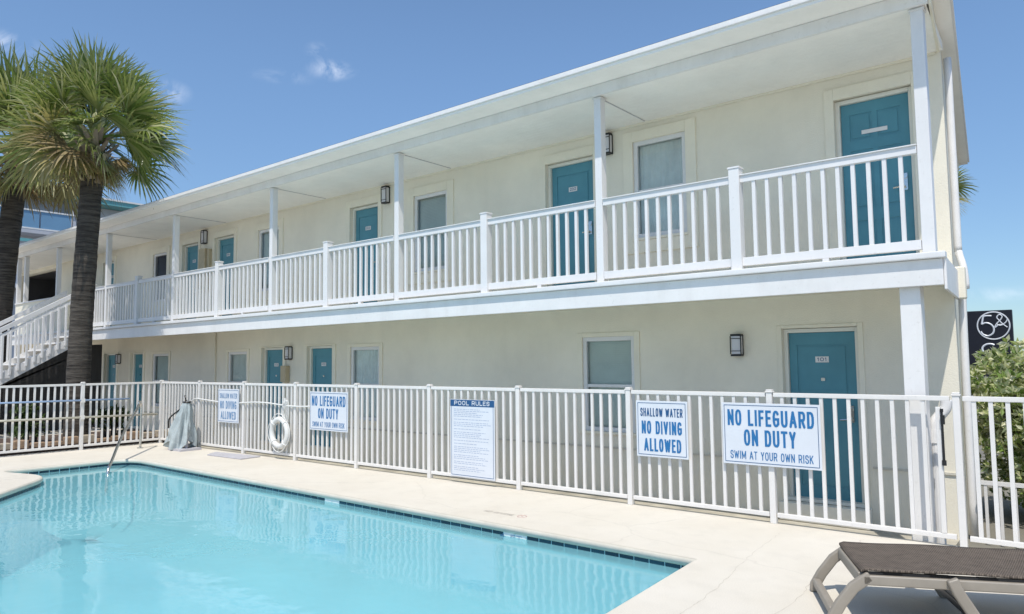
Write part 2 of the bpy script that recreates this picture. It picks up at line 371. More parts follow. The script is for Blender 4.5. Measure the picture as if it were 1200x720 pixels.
def _se(a0, a1, x0=0, x1=1, y0=0, y1=1, n=14, p=2.6):
    o = []
    for i in range(n + 1):
        a = math.radians(a0 + (a1 - a0) * i / n); c, s_ = math.cos(a), math.sin(a)
        o.append(((x0 + x1) / 2 + (x1 - x0) / 2 * math.copysign(abs(c) ** (2 / p), c), (y0 + y1) / 2 + (y1 - y0) / 2 * math.copysign(abs(s_) ** (2 / p), s_)))
    return o
_bowl = [(0, 1), (.5, 1)] + _se(90, -90, .1, 1, .46, 1) + [(0, .46)]
STROKES = {
 'O': [_se(0, 360, n=40)], '0': [_se(0, 360, n=40)], 'I': [[(.5, 0), (.5, 1)]], '1': [[(.1, .8), (.6, 1), (.6, 0)]], 'L': [[(0, 1), (0, 0), (1, 0)]],
 'N': [[(0, 0), (0, 1), (1, 0), (1, 1)]], 'F': [[(0, 0), (0, 1), (1, 1)], [(0, .53), (.85, .53)]], 'E': [[(1, 0), (0, 0), (0, 1), (1, 1)], [(0, .53), (.85, .53)]],
 'G': [_se(38, 360 - 48, n=30) + [(1, .14), (1, .48), (.56, .48)]], 'U': [[(0, 1)] + _se(180, 360, 0, 1, 0, .7) + [(1, 1)]], 'A': [[(0, 0), (.5, 1), (1, 0)], [(.18, .3), (.82, .3)]],
 'R': [[(0, 0), (0, 1)], _bowl, [(.55, .46), (1, 0)]], 'P': [[(0, 0), (0, 1)], _bowl], 'D': [[(0, 0), (0, 1), (.45, 1)] + _se(90, -90, -.1, 1, 0, 1) + [(0, 0)]],
 'T': [[(0, 1), (1, 1)], [(.5, 1), (.5, 0)]], 'Y': [[(0, 1), (.5, .45), (1, 1)], [(.5, .45), (.5, 0)]], 'V': [[(0, 1), (.5, 0), (1, 1)]], 'W': [[(0, 1), (.24, 0), (.5, .9), (.76, 0), (1, 1)]],
 'M': [[(0, 0), (0, 1), (.5, .15), (1, 1), (1, 0)]], 'H': [[(0, 0), (0, 1)], [(1, 0), (1, 1)], [(0, .52), (1, .52)]], 'K': [[(0, 0), (0, 1)], [(1, 1), (.05, .42)], [(.35, .62), (1, 0)]],
 'S': [[(1, .76), (.93, .90), (.75, .985), (.5, 1), (.25, .985), (.07, .90), (0, .76), (.06, .62), (.25, .55), (.5, .51), (.75, .46), (.94, .38), (1, .25), (.93, .10), (.75, .015), (.5, 0), (.25, .015), (.07, .10), (0, .24)]],
 '2': [[(0, .74)] + _se(170, -30, 0, 1, .45, 1) + [(0, 0), (1, 0)]], '3': [_se(150, -90, 0, 1, .5, 1) + _se(90, -150, 0, 1, 0, .5)], '4': [[(.7, 0), (.7, 1), (0, .3), (1, .3)]],
 '5': [[(1, 1), (.05, 1), (.05, .58)] + _se(140, -150, 0, 1, 0, .64)], '6': [[(.85, 1), (.1, .55)], _se(0, 360, 0, 1, 0, .6, 30)]}
CELL = {'I': .34, '1': .6, ' ': .55, 'M': 1.3, 'W': 1.42, 'L': .84, 'F': .84, 'E': .86, 'S': .96, 'T': .98, 'A': 1.1, 'V': 1.05}
def text_bm(bm, s, x0, x1, z0, z1, y, bold=.13, depth=.003, mi=0, xdir=Vector((1, 0, 0)), zdir=Vector((0, 0, 1)), base=None, gap=.24):
    """plain condensed sign lettering: each stroke drawn at an even width (bold, a share of the height), as flat ink"""
    tot = sum(CELL.get(c, 1) for c in s) + gap * (len(s) - 1); k = (x1 - x0) / tot; x = x0
    base = base or Vector((0, y, 0)); nrm = xdir.cross(zdir); H = z1 - z0; T = bold * H; NR = 40
    for c in s:
        w_ = CELL.get(c, 1) * k
        if c != ' ':
            segs = []; iw, ih = max(1e-6, w_ - T), H - T
            for st in STROKES[c]:
                q = [(T / 2 + px * iw if w_ > T else w_ / 2, T / 2 + py * ih) for px, py in st]; segs += list(zip(q, q[1:]))
            NC = max(4, int(NR * w_ / H * 1.6)); dx, dz = w_ / NC, H / NR
            def inside(u, v):
                for (ax, ay), (bx, by) in segs:
                    ex, ey = bx - ax, by - ay; l2 = ex * ex + ey * ey
                    if l2 < 1e-12: continue
                    t = ((u - ax) * ex + (v - ay) * ey) / l2; ext = T / 2 / math.sqrt(l2) if (ax == bx or ay == by) else 0
                    if -ext <= t <= 1 + ext: d2 = ((u - ax) * ey - (v - ay) * ex) ** 2 / l2
                    else:
                        t = min(1, max(0, t)); d2 = (u - ax - t * ex) ** 2 + (v - ay - t * ey) ** 2
                    if d2 <= T * T / 4: return True
                return False
            for r_ in range(NR):
                v = (r_ + .5) * dz; run = None
                for q in range(NC + 1):
                    on = q < NC and inside((q + .5) * dx, v)
                    if on and run is None: run = q
                    if not on and run is not None:
                        P_ = [base + xdir * (x + a_) + zdir * (z0 + b_) + nrm * depth for a_, b_ in ((run * dx, r_ * dz), (q * dx, r_ * dz), (q * dx, (r_ + 1) * dz), (run * dx, (r_ + 1) * dz))]
                        bm.faces.new([bm.verts.new(p) for p in P_]).material_index = mi; run = None
        x += w_ + gap * k
    bmesh.ops.remove_doubles(bm, verts=bm.verts[:], dist=1e-5)
def copy_tree(o, parent=None):
    c = o.copy(); COL.objects.link(c); ORG[c.name] = ORG.get(o.name, Vector())
    if parent is not None: c.parent = parent
    for ch in list(o.children): copy_tree(ch, c)
    return c

# ------------------------------------------------------------------ the setting: ground, deck, pool
ZF = 2.60; ZC = 4.94; YW = 1.25; YB = -.10; YFE = -.12; ZFT = 1.31
WL = -.105                                   # water level
def round_corner(a, b, c, r, n=6):
    a, b, c = (Vector((p[0], p[1])) for p in (a, b, c))
    p = b + (a - b).normalized() * r; q = b + (c - b).normalized() * r
    return [tuple(p * (1 - t) ** 2 + b * 2 * t * (1 - t) + q * t * t) for t in [i / n for i in range(n + 1)]]
raw = [((2.43, -1.83), 0), ((2.93, -9.6), 0), ((-4.6, -9.6), 0), ((-5.2, -5.15), .5), ((-7.42, -3.32), .5), ((-8.62, -3.68), .3), ((-8.58, -1.62), .55)]
pool = []
for i, (p, r) in enumerate(raw):
    if r: pool += round_corner(raw[i - 1][0], p, raw[(i + 1) % len(raw)][0], r, 8)
    else: pool.append(p)
# outer deck edge
XL, XRD, YD0 = -10.86, 14.0, -18.0
outer = [(XL, YD0), (XRD, YD0), (XRD, -.06), (XL, -.06)]
bm = B()
def loop(pts, z):
    vs = [bm.verts.new((p[0], p[1], z)) for p in pts]
    return [bm.edges.new((vs[i], vs[(i + 1) % len(vs)])) for i in range(len(vs))]
e = loop(outer, 0) + loop(pool, 0)
bmesh.ops.triangle_fill(bm, edges=e, use_beauty=True, use_dissolve=False)
for f in bm.faces:
    f.normal_update()
    if f.normal.z < 0: f.normal_flip()
def skirt(pts, z0, z1):
    a = [bm.verts.new((p[0], p[1], z1)) for p in pts]; b = [bm.verts.new((p[0], p[1], z0)) for p in pts]
    for i in range(len(pts)):
        j = (i + 1) % len(pts); bm.faces.new((a[i], a[j], b[j], b[i]))
skirt(outer, -.3, 0)
struct('pool_deck', bm, DECK)
def inset(pts, d):
    n = len(pts); o = []
    ar = sum(pts[i][0] * pts[(i + 1) % n][1] - pts[(i + 1) % n][0] * pts[i][1] for i in range(n))
    s = 1 if ar > 0 else -1
    for i in range(n):
        a, b, c = Vector(pts[i - 1]), Vector(pts[i]), Vector(pts[(i + 1) % n])
        t1 = (b - a).normalized(); t2 = (c - b).normalized()
        n1 = Vector((-t1.y, t1.x)) * s; n2 = Vector((-t2.y, t2.x)) * s
        m_ = (n1 + n2).normalized(); k = d / max(.35, m_.dot(n1)); o.append(tuple(b + m_ * k))
    return o
# coping nosing: rounded lip hanging a little over the water
bm = B(); prof = [(-.004, -.001), (.014, -.004), (.026, -.018), (.027, -.050), (.014, -.068), (-.03, -.068)]
rings = []
for d, z in prof:
    rings.append([bm.verts.new((p[0], p[1], z)) for p in inset(pool, d)])
for a, b in zip(rings, rings[1:]):
    for i in range(len(a)): bm.faces.new((a[i], a[(i + 1) % len(a)], b[(i + 1) % len(a)], b[i]))
bmesh.ops.recalc_face_normals(bm, faces=bm.faces[:])
struct('pool_coping', bm, COPING, smooth=True)
# basin walls and floor
bm = B()
cove = [[bm.verts.new((p[0], p[1], z)) for p in inset(pool, d)] for d, z in ((0, -.05), (0, -.55), (.06, -.80), (.20, -1.0), (.45, -1.11), (.9, -1.15))]
for top, bot in zip(cove, cove[1:]):
    for i in range(len(pool)): bm.faces.new((top[i], bot[i], bot[(i + 1) % len(pool)], top[(i + 1) % len(pool)]))
bm.faces.new(cove[-1]); bmesh.ops.triangulate(bm, faces=[f for f in bm.faces if len(f.verts) > 4])
bmesh.ops.recalc_face_normals(bm, faces=bm.faces[:]); bmesh.ops.reverse_faces(bm, faces=bm.faces[:])
struct('pool_basin', bm, PLASTER, smooth=True)
# navy waterline tiles, one course, with gaps of white marker tiles
bm = B(); bw = B(); bt = B(); tp = inset(pool, .006)
def tile_run(a, b, gaps=()):
    a, b = Vector(a), Vector(b); t = (b - a); ln = t.length; t.normalize(); nrm = Vector((-t.y, t.x))
    if nrm.dot(Vector((-1.5, -5.5)) - (a + b) / 2) < 0: nrm = -nrm
    x = 0
    while x < ln - .05:
        l_ = min(.148, ln - x); c = a + t * (x + l_ / 2)
        white = any(abs(x + l_ / 2 - g) < .16 for g in gaps)
        p = [a + t * (x + .004) - nrm * .01, a + t * (x + l_ - .004) - nrm * .01, a + t * (x + l_ - .004) + nrm * .004, a + t * (x + .004) + nrm * .004]
        prism(bw if white else bm, p, -.160, -.070); x += .152
P0, P1 = Vector(raw[0][0]), Vector(pool[-1])
tile_run(P0, P1, gaps=((P0 - Vector((.44, -1.82))).length, (P0 - Vector((-2.55, -1.77))).length))
for i in range(len(pool) - 1):
    if i < 2 or (Vector(pool[i]) - Vector(pool[i + 1])).length > .3: tile_run(pool[i], pool[i + 1])
    else: prism(bm, [pool[i], pool[i + 1], tp[i + 1], tp[i]], -.160, -.070)
for b_ in (bm, bw): bmesh.ops.recalc_face_normals(b_, faces=b_.faces[:])
struct('waterline_tiles', bm, TILE)
struct('depth_marker_tiles', bw, WHITE)
text_bm(bt, '4 FT', .30, .58, -.110, -.074, -1.84, .16, .002)
o = struct('depth_marker_lettering', bt, NAVY2)
# water
bm = B(); wp = [bm.verts.new((p[0], p[1], WL)) for p in inset(pool, .002)]
f = bm.faces.new(wp); f.normal_update()
if f.normal.z < 0: f.normal_flip()
bmesh.ops.triangulate(bm, faces=[f]); struct('pool_water', bm, WATER)
# ground sheet with a hole for the deck
bm = B(); gz = -.26; big = 900
hx0, hx1, hy0, hy1 = XL + .01, XRD - .01, YD0 + .01, -.07
for q in ((-big, hx0, -big, big), (hx1, big, -big, big), (hx0, hx1, -big, hy0), (hx0, hx1, hy1, big)):
    v = [bm.verts.new(p) for p in ((q[0], q[2], gz), (q[1], q[2], gz), (q[1], q[3], gz), (q[0], q[3], gz))]; bm.faces.new(v)
struct('ground', bm, GROUNDM)
bm = B(); prism(bm, [(-18, -.062), (3.9, -.062), (3.88, YW + .02), (-18, YW + .02)], -.255, -.22); struct('walkway', bm, WALKM)
bm = B(); box(bm, -24.4, -13.62, -12, YW - .01, -.255, -.02); struct('side_path', bm, DECK)
# faded no-diving mark on the deck
bm = B()
text_bm(bm, 'NO DIVING', -.30, .10, 0, .07, 0, .12, .002, 0, Vector((1, 0, 0)), Vector((0, 1, 0)), Vector((0, -1.42, .0005)))
struct('faded_deck_lettering', bm, paint('faded_grey', (.54, .50, .44), .8, .1, 30))
bm = B(); tube(bm, [(.22 + .05 * math.cos(a), -1.38 + .05 * math.sin(a), .001) for a in [k * math.pi / 9 for k in range(18)]], .006, 5, closed=True)
tube(bm, [(.185, -1.345, .001), (.255, -1.415, .001)], .006, 5)
struct('faded_deck_symbol', bm, paint('faded_red', (.56, .44, .39), .8, .1, 30))

bm = B(); rnd = random.Random(9)
for pts in ([(2.66, -.50), (2.68, -.78), (2.72, -1.31), (2.776, -1.77), (2.845, -2.24), (2.90, -2.77), (2.92, -3.16), (3.1, -4.4)], [(3.34, -.3), (3.33, -.61), (3.30, -1.15), (3.37, -1.92), (3.41, -2.42), (3.38, -3.3)]):
    pp = smooth_path([(p[0], p[1], .0012) for p in pts], 8); prev = None
    for i, p in enumerate(pp):
        j = rnd.uniform(-.012, .012); h_ = rnd.uniform(.0010, .0024)
        cur = [bm.verts.new((p.x + j - h_, p.y, .0012)), bm.verts.new((p.x + j + h_, p.y, .0012))]
        if prev: bm.faces.new((prev[0], prev[1], cur[1], cur[0]))
        prev = cur
struct('deck_cracks', bm, paint('crack_line', (.48, .44, .375), .9, .1, 20))

# ------------------------------------------------------------------ the motel
XE = -24.5
def xr(y, x0=3.95): return x0 - .115 * (y - YW)
motel = thing('motel_building', 'long two storey cream motel with white balcony, flat roof and teal doors', 'building', (-10, YW, 0))
UD = [(2.845, 3.654), (-1.335, -.476), (-6.034, -5.21), (-11.08, -10.22), (-12.64, -11.85), (-17.35, -16.6)]
UWN = [(.18, .973, 3.33, 4.69), (-4.25, -3.42, 3.24, 4.60), (-9.22, -8.42, 3.24, 4.60), (-14.2, -13.45, 3.3, 4.57)]
LD = [(2.145, 2.99), (-7.38, -6.55), (-9.02, -8.22), (-15.39, -14.65), (-17.08, -16.27)]
LWN = [(-.72, .131, .66, 1.99), (-6.0, -5.16, .60, 1.96), (-10.4, -9.6, .62, 1.94), (-14.1, -13.23, .62, 1.95)]
DH = 2.055
def wall_face(bm, x0, x1, z0, z1, holes, y, dep):
    xs = sorted({x0, x1, *[h[0] for h in holes], *[h[1] for h in holes]}); zs = sorted({z0, z1, *[h[2] for h in holes], *[h[3] for h in holes]})
    for a, b in zip(xs, xs[1:]):
        for c, d in zip(zs, zs[1:]):
            mx, mz = (a + b) / 2, (c + d) / 2
            if any(h[0] < mx < h[1] and h[2] < mz < h[3] for h in holes): continue
            bm.faces.new([bm.verts.new(p) for p in ((a, y, c), (b, y, c), (b, y, d), (a, y, d))])
    for h in holes:
        a, b, c, d = h[:4]; dp = h[4] if len(h) > 4 else dep
        for q in (((a, c), (a, d)), ((a, d), (b, d)), ((b, d), (b, c)), ((b, c), (a, c))):
            (p0, r0), (p1, r1) = q
            bm.faces.new([bm.verts.new(p) for p in ((p0, y, r0), (p1, y, r1), (p1, y + dp, r1), (p0, y + dp, r0))])
    bmesh.ops.remove_doubles(bm, verts=bm.verts[:], dist=1e-5)
    bmesh.ops.recalc_face_normals(bm, faces=bm.faces[:])
bm = B()
hu = [(a, b, ZF, ZF + DH) for a, b in UD] + [w_ for w_ in UWN] + [(-24.3, -20.6, ZF, ZC - .12, 3.5)]
hl = [(a, b, .02, 2.01) for a, b in LD] + [w_ for w_ in LWN] + [(-23.6, -18.6, -.1, 2.25, 3.5)]
hu = [h if len(h) == 5 else (*h[:4], .14) for h in hu]; hl = [h if len(h) == 5 else (*h[:4], .14) for h in hl]
wall_face(bm, XE, 3.95, -.3, 2.42, hl, YW, .14)
obj('lower_wall', bm, WALL, motel)
bm = B(); wall_face(bm, XE, 3.95, 2.42, ZC + .02, hu, YW, .14)
obj('upper_wall', bm, WALL, motel)
# end wall, back and left walls
bm = B()
for (a, b) in (((3.95, YW), (xr(7.2), 7.2)), ((xr(7.2), 7.2), (XE, 7.2)), ((XE, 7.2), (XE, YW))):
    bm.faces.new([bm.verts.new(p) for p in ((*a, -.3), (*b, -.3), (*b, ZC + .02), (*a, ZC + .02))])
obj('end_wall', bm, WALL, motel)
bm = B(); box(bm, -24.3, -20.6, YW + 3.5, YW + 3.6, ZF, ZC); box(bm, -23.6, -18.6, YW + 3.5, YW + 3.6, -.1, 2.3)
obj('breezeway_back', bm, DARK, motel)  # breezeway back kept near-black, its shade put into the colour
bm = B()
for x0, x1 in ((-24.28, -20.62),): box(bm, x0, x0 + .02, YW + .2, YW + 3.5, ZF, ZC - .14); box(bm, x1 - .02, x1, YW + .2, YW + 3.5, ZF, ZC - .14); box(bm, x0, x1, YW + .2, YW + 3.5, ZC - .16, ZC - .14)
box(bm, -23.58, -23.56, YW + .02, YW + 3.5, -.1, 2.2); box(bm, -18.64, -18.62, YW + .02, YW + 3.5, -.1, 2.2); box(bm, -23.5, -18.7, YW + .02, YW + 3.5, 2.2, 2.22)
obj('breezeway_shade_sheets', bm, DARK, motel)  # thin near-black sheets over the cream reveals, standing for shade
# low ledge line along the ground floor wall
bm = B(); xs = sorted([(a - .10, b + .10) for a, b in LD]); x = -18.5
for a, b in xs + [(3.95, 3.95)]:
    if a - x > .1: box(bm, x, a, YW - .018, YW + .05, .43, .455)
    x = b
obj('wall_ledge', bm, PLINTH, motel)
# balcony floor slab and its white edge boards
bm = B(); prism(bm, [(XE, YB + .03), (4.03, YB + .03), (xr(YW), YW - .002), (XE, YW - .002)], 2.40, 2.585); obj('balcony_floor', bm, [TRIM], motel)
bm = B(); box(bm, XE, 4.06, YB, YB + .028, 2.30, 2.54); obj('balcony_fascia', bm, WHITE, motel, bevel=.006)
bm = B(); prism(bm, [(XE, YB - .05), (4.09, YB - .05), (4.088, YB + .06), (XE, YB + .06)], 2.542, 2.60); obj('balcony_edge_lip', bm, VINYL, motel, bevel=.008)
bm = B(); prism(bm, [(4.061, YB + .02), (4.085, YB + .02), (xr(YW) + .03, YW + .2), (xr(YW) + .004, YW + .2)], 2.26, 2.56); obj('balcony_end_fascia', bm, WHITE, motel, bevel=.005)
# ceiling, beam and roof
bm = B(); prism(bm, [(XE, -.05), (4.03, -.05), (xr(YW) + .02, YW + .01), (XE, YW + .01)], ZC, ZC + .1); obj('porch_ceiling', bm, CEILV, motel)
bm = B(); box(bm, XE, 4.05, -.085, -.045, ZC - .012, 5.062); obj('roof_beam', bm, WHITE, motel)
rpoly = [(XE - .3, -.45), (4.26, -.45), (3.43, 7.4), (XE - .3, 7.4)]
bm = B(); prism(bm, rpoly, 5.066, 5.10); obj('roof_soffit', bm, CEIL, motel)
rp2 = [(XE - .33, -.475), (4.285, -.475), (3.455, 7.43), (XE - .33, 7.43)]
bm = B(); prism(bm, rp2, 5.101, 5.16); obj('roof_edge', bm, WHITE, motel, bevel=.006)
bm = B()
a = [bm.verts.new((p[0], p[1], 5.161)) for p in rp2]; rg = [bm.verts.new((3.2, 3.4, 5.42)), bm.verts.new((XE + 1, 3.4, 5.42))]
bm.faces.new((a[0], a[1], rg[0], rg[1])); bm.faces.new((a[1], a[2], rg[0])); bm.faces.new((a[2], a[3], rg[1], rg[0])); bm.faces.new((a[3], a[0], rg[1]))
obj('roof', bm, ROOF, motel)
# soffit closing strip on the right end (between end wall and roof edge)
bm = B(); prism(bm, [(4.052, -.05), (4.075, -.05), (xr(7.2) + .05, 7.2), (xr(7.2) + .02, 7.2)], ZC - .01, 5.063); obj('end_beam', bm, TRIM, motel)
PX = [3.938 - 1.7943 * i for i in range(12)]
OX = [.0065, -.0068, .0542, -.02, -.0604, -.0154, .0757, .0082, -.0985, .0107, .0457, 0]
PX = [a + b for a, b in zip(PX, OX)]
cols = [PX[0], PX[2], PX[4], PX[6], PX[8], PX[10], -17.2, -19.72, -20.35]
for i, x in enumerate(cols):
    h = .049 if i else .054
    bm = B(); box(bm, x - h, x + h, -.02, .09, ZF - .012, ZC - .013); o = obj('porch_column', bm, VINYL, motel, bevel=.004)
    bm = B(); box(bm, x - h - .012, x + h + .012, -.032, .102, ZC - .032, ZC - .014); obj('column_cap', bm, WHITE, o)
    if 0 < i < 6:
        bm = B(); box(bm, x - .006, x + .006, .11, YW - .05, ZC - .008, ZC - .001); obj('ceiling_seam', bm, GREYPL, motel)
bm = B(); box(bm, -22, 3.9, YW - .022, YW - .004, ZC - .03, ZC - .001); obj('ceiling_moulding', bm, TRIM, motel)
bm = B(); box(bm, 3.682, 3.856, -.02, .15, -.23, 2.399); o = obj('lower_column', bm, WHITE, motel, bevel=.006)
bm = B(); box(bm, 3.64, 3.90, -.04, .18, 2.36, 2.401); obj('column_cap', bm, TRIM, o)
# doors
def door(x0, x1, z0, num=None, surround=True, long_plate=False, lever=False, panels=True, upper=True):
    y = YW + .10; h = DH - .01 if upper else 1.985
    fr = B(); t = .045; ztop = z0 + h
    box(fr, x0, x0 + t, y - .045, y + .03, z0, ztop); box(fr, x1 - t, x1, y - .045, y + .03, z0, ztop); box(fr, x0 + t, x1 - t, y - .045, y + .03, ztop - t, ztop)
    lf = B(); a, b = x0 + t + .003, x1 - t - .003; zt = ztop - t - .003
    # leaf drawn as recessed six panel front
    w_ = b - a; cols_ = [(a + w_ * .13, a + w_ * .46), (a + w_ * .54, a + w_ * .87)]
    rows = [(z0 + .14, z0 + .62), (z0 + .76, z0 + 1.44), (z0 + 1.56, z0 + zt - z0 - .13)] if panels else [(z0 + .15, zt - .14)]
    if not panels: cols_ = [(a + w_ * .12, a + w_ * .88)]
    holes = [(c0, c1, r0, r1, .009) for c0, c1 in cols_ for r0, r1 in rows]
    wall_face(lf, a, b, z0 + .012, zt, holes, y, .009)
    for c0, c1, r0, r1, _ in holes:      # raised field inside each panel
        lf.faces.new([lf.verts.new(p) for p in ((c0, y + .009, r0), (c1, y + .009, r0), (c1, y + .009, r1), (c0, y + .009, r1))])
        g = .028
        box(lf, c0 + g, c1 - g, y + .001, y + .012, r0 + g, r1 - g)
    box(lf, a, b, y + .016, y + .04, z0 + .012, zt)
    d = obj('door', lf, TEAL, motel)
    obj('frame', fr, FRAME, d, bevel=.003)
    cx = (a + b) / 2
    if long_plate:
        p = B(); box(p, cx - .14, cx + .13, y - .006, y - .0005, z0 + 1.62, z0 + 1.665); obj('name_plate', p, WHITE, d)
    elif num:
        p = B(); box(p, cx - .075, cx + .075, y - .006, y - .0005, z0 + 1.585, z0 + 1.655); obj('number_plate', p, WHITE, d)
        p = B(); text_bm(p, num, cx - .055, cx + .055, z0 + 1.60, z0 + 1.642, y - .006, .16, .002); obj('number', p, NAVY2, d)
        p = B(); box(p, cx - .02, cx + .025, y - .008, y - .0005, z0 + 1.37, z0 + 1.405); obj('peephole', p, STEEL, d)
    hx = b - .075
    p = B(); box(p, hx - .028, hx + .028, y - .022, y - .0005, z0 + .90, z0 + 1.09)
    tube(p, [(hx, y - .02, z0 + .94), (hx, y - .06, z0 + .94), (hx - .11, y - .065, z0 + .93)], .011, 8); tube(p, [(hx, y - .02, z0 + 1.05), (hx, y - .034, z0 + 1.05)], .026, 12)
    obj('handle', p, STEEL, d, smooth=False)
    if surround:
        s = B(); q = .105; yy = YW - .022
        box(s, x0 - q, x0, yy, YW + .004, z0, ztop + (.14 if upper else .03)); box(s, x1, x1 + q, yy, YW + .004, z0, ztop + (.14 if upper else .03)); box(s, x0, x1, yy, YW + .004, ztop + .002, ztop + (.14 if upper else .03))
        obj('door_surround', s, TRIM, motel, bevel=.004)
    th = B(); box(th, x0, x1, YW - .03, YW + .11, z0 - .02 if not upper else z0 - .012, z0 + .012); obj('threshold', th, FRAME, d)
    return d
nums = [None, '202', '203', '204', '205', '206']
for i, (a, b) in enumerate(UD): door(a, b, ZF, nums[i], True, i == 0, panels=(i == 0), upper=True)
nums = ['101', '102', '103', '104', '105']
for i, (a, b) in enumerate(LD): door(a, b, .02, nums[i], i > 0, panels=(i != 0 and False), upper=False)
bm = B(); box(bm, 2.08, 3.06, YW - .14, YW - .001, -.215, -.01); obj('door_step', bm, FRAME, motel, bevel=.006)
bm = B()    # raised frame around the nearest ground floor door
for q in ((2.085, 2.143, .02, 2.05), (2.992, 3.05, .02, 2.05)): box(bm, q[0], q[1], YW - .018, YW + .004, q[2], q[3])
box(bm, 2.144, 2.991, YW - .018, YW + .004, 2.012, 2.05); obj('door_surround', bm, TRIM, motel, bevel=.004)
# windows
def window(x0, x1, z0, z1, upper, blind='blinds', sill=True):
    y = YW + .03; t = .060; zm = z0 + (z1 - z0) * .48
    f = B()
    box(f, x0, x0 + t, y - .02, y + .04, z0, z1); box(f, x1 - t, x1, y - .02, y + .04, z0, z1)
    box(f, x0 + t, x1 - t, y - .02, y + .04, z1 - t, z1); box(f, x0 + t, x1 - t, y - .02, y + .04, z0, z0 + t)
    box(f, x0 + t, x1 - t, y - .012, y + .035, zm - .022, zm + .022)
    wn = obj('window', f, VINYL, motel, bevel=.003)
    g = B()
    for c, d in ((z0 + t, zm - .022), (zm + .022, z1 - t)):
        yy = y + (.004 if c > zm else .016); g.faces.new([g.verts.new(p) for p in ((x0 + t, yy, c), (x1 - t, yy, c), (x1 - t, yy, d), (x0 + t, yy, d))])
    obj('pane', g, GLASS, wn)
    s = B(); k = z1 - t - .01
    if blind == 'blinds':
        while k > z0 + t + .02:
            v = [s.verts.new(p) for p in ((x0 + t + .005, y + .052, k - .012), (x1 - t - .005, y + .052, k - .012), (x1 - t - .005, y + .066, k + .012), (x0 + t + .005, y + .066, k + .012))]
            s.faces.new(v); k -= .026
        obj('blinds', s, BLIND, wn)
    elif blind == 'curtain':
        n = 24
        for j in range(n):
            xa = x0 + t + (x1 - x0 - 2 * t) * j / n; xb = x0 + t + (x1 - x0 - 2 * t) * (j + 1) / n
            ya, yb = y + .055 + .008 * math.sin(j * 1.9), y + .055 + .008 * math.sin((j + 1) * 1.9)
            s.faces.new([s.verts.new(p) for p in ((xa, ya, z0 + t), (xb, yb, z0 + t), (xb, yb, z1 - t), (xa, ya, z1 - t))])
        obj('curtain', s, CURT, wn)
    bk = B(); box(bk, x0, x1, y + .075, y + .09, z0, z1); obj('room_backing', bk, CHAR if blind == 'none' else BLIND, wn)  # flat backing; without blinds its charcoal stands for the room's darkness
    sl = B(); box(sl, x0 - .02, x1 + .02, YW - .035, y - .02, z0 - .035, z0); obj('sill', sl, TRIM, wn, bevel=.004)
    if upper:
        tr = B(); q = .15; yy = YW - .025
        box(tr, x0 - q, x0, yy, YW + .004, z0 - .21, z1 + .15); box(tr, x1, x1 + q, yy, YW + .004, z0 - .21, z1 + .15)
        box(tr, x0, x1, yy, YW + .004, z1, z1 + .15); box(tr, x0, x1, yy, YW + .004, z0 - .21, z0 - .036)
        obj('window_surround', tr, TRIM, motel, bevel=.005)
    else:
        tr = B(); q = .085; yy = YW - .02
        box(tr, x0 - q, x0, yy, YW + .004, z0 - .04, z1 + .06); box(tr, x1, x1 + q, yy, YW + .004, z0 - .04, z1 + .06); box(tr, x0, x1, yy, YW + .004, z1, z1 + .06)
        obj('window_surround', tr, TRIM, motel, bevel=.004)
for i, q in enumerate(UWN): window(*q, True, ['curtain', 'blinds', 'blinds', 'none'][i])
for i, q in enumerate(LWN): window(*q, False, ['blinds', 'curtain', 'blinds', 'blinds'][i])
# conduit, utility box, scupper drain
bm = B(); tube(bm, [(-10.92, YW - .03, 0.02), (-10.92, YW - .03, 2.395)], .016, 8); obj('wall_conduit', bm, TRIM, motel, smooth=True)
bm = B(); yy = YW + .7; xx = xr(yy)
tube(bm, smooth_path([(xr(1.5) + .055, 1.5, 4.93), (xr(1.5) + .055, 1.5, 3.0), (xr(1.5) + .06, 1.5, 2.78), (xr(1.5) + .10, 1.45, 2.6), (xr(1.5) + .11, 1.45, 2.38), (xr(1.5) + .07, 1.48, 2.2), (xr(1.5) + .055, 1.5, -.25)], 5), .038, 10)
obj('downspout', bm, WHITE, motel, smooth=True)
bm = B(); box(bm, xr(1.3) + .004, xr(1.3) + .11, 1.27, 1.37, 2.26, 2.60); obj('drain_box', bm, TRIM, motel, bevel=.015)
bm = B(); box(bm, -8.16, -7.98, YW - .11, YW - .002, 1.28, 1.62); tag(obj('meter_box', bm, BEIGEB, None, (-8.07, YW, 1.28), bevel=.01), 'beige utility box on the ground floor wall under the lamp between two teal doors', 'utility box')
bm = B(); box(bm, -11.60, -11.30, YW - .14, YW - .002, 3.45, 4.42); box(bm, -11.28, -11.18, YW - .10, YW - .002, 3.7, 4.40)
tag(obj('cabinet', bm, BEIGEB, None, (-11.4, YW, 3.45), bevel=.01), 'tan wall cabinet on the upper wall between two teal doors under a lamp', 'cabinet')
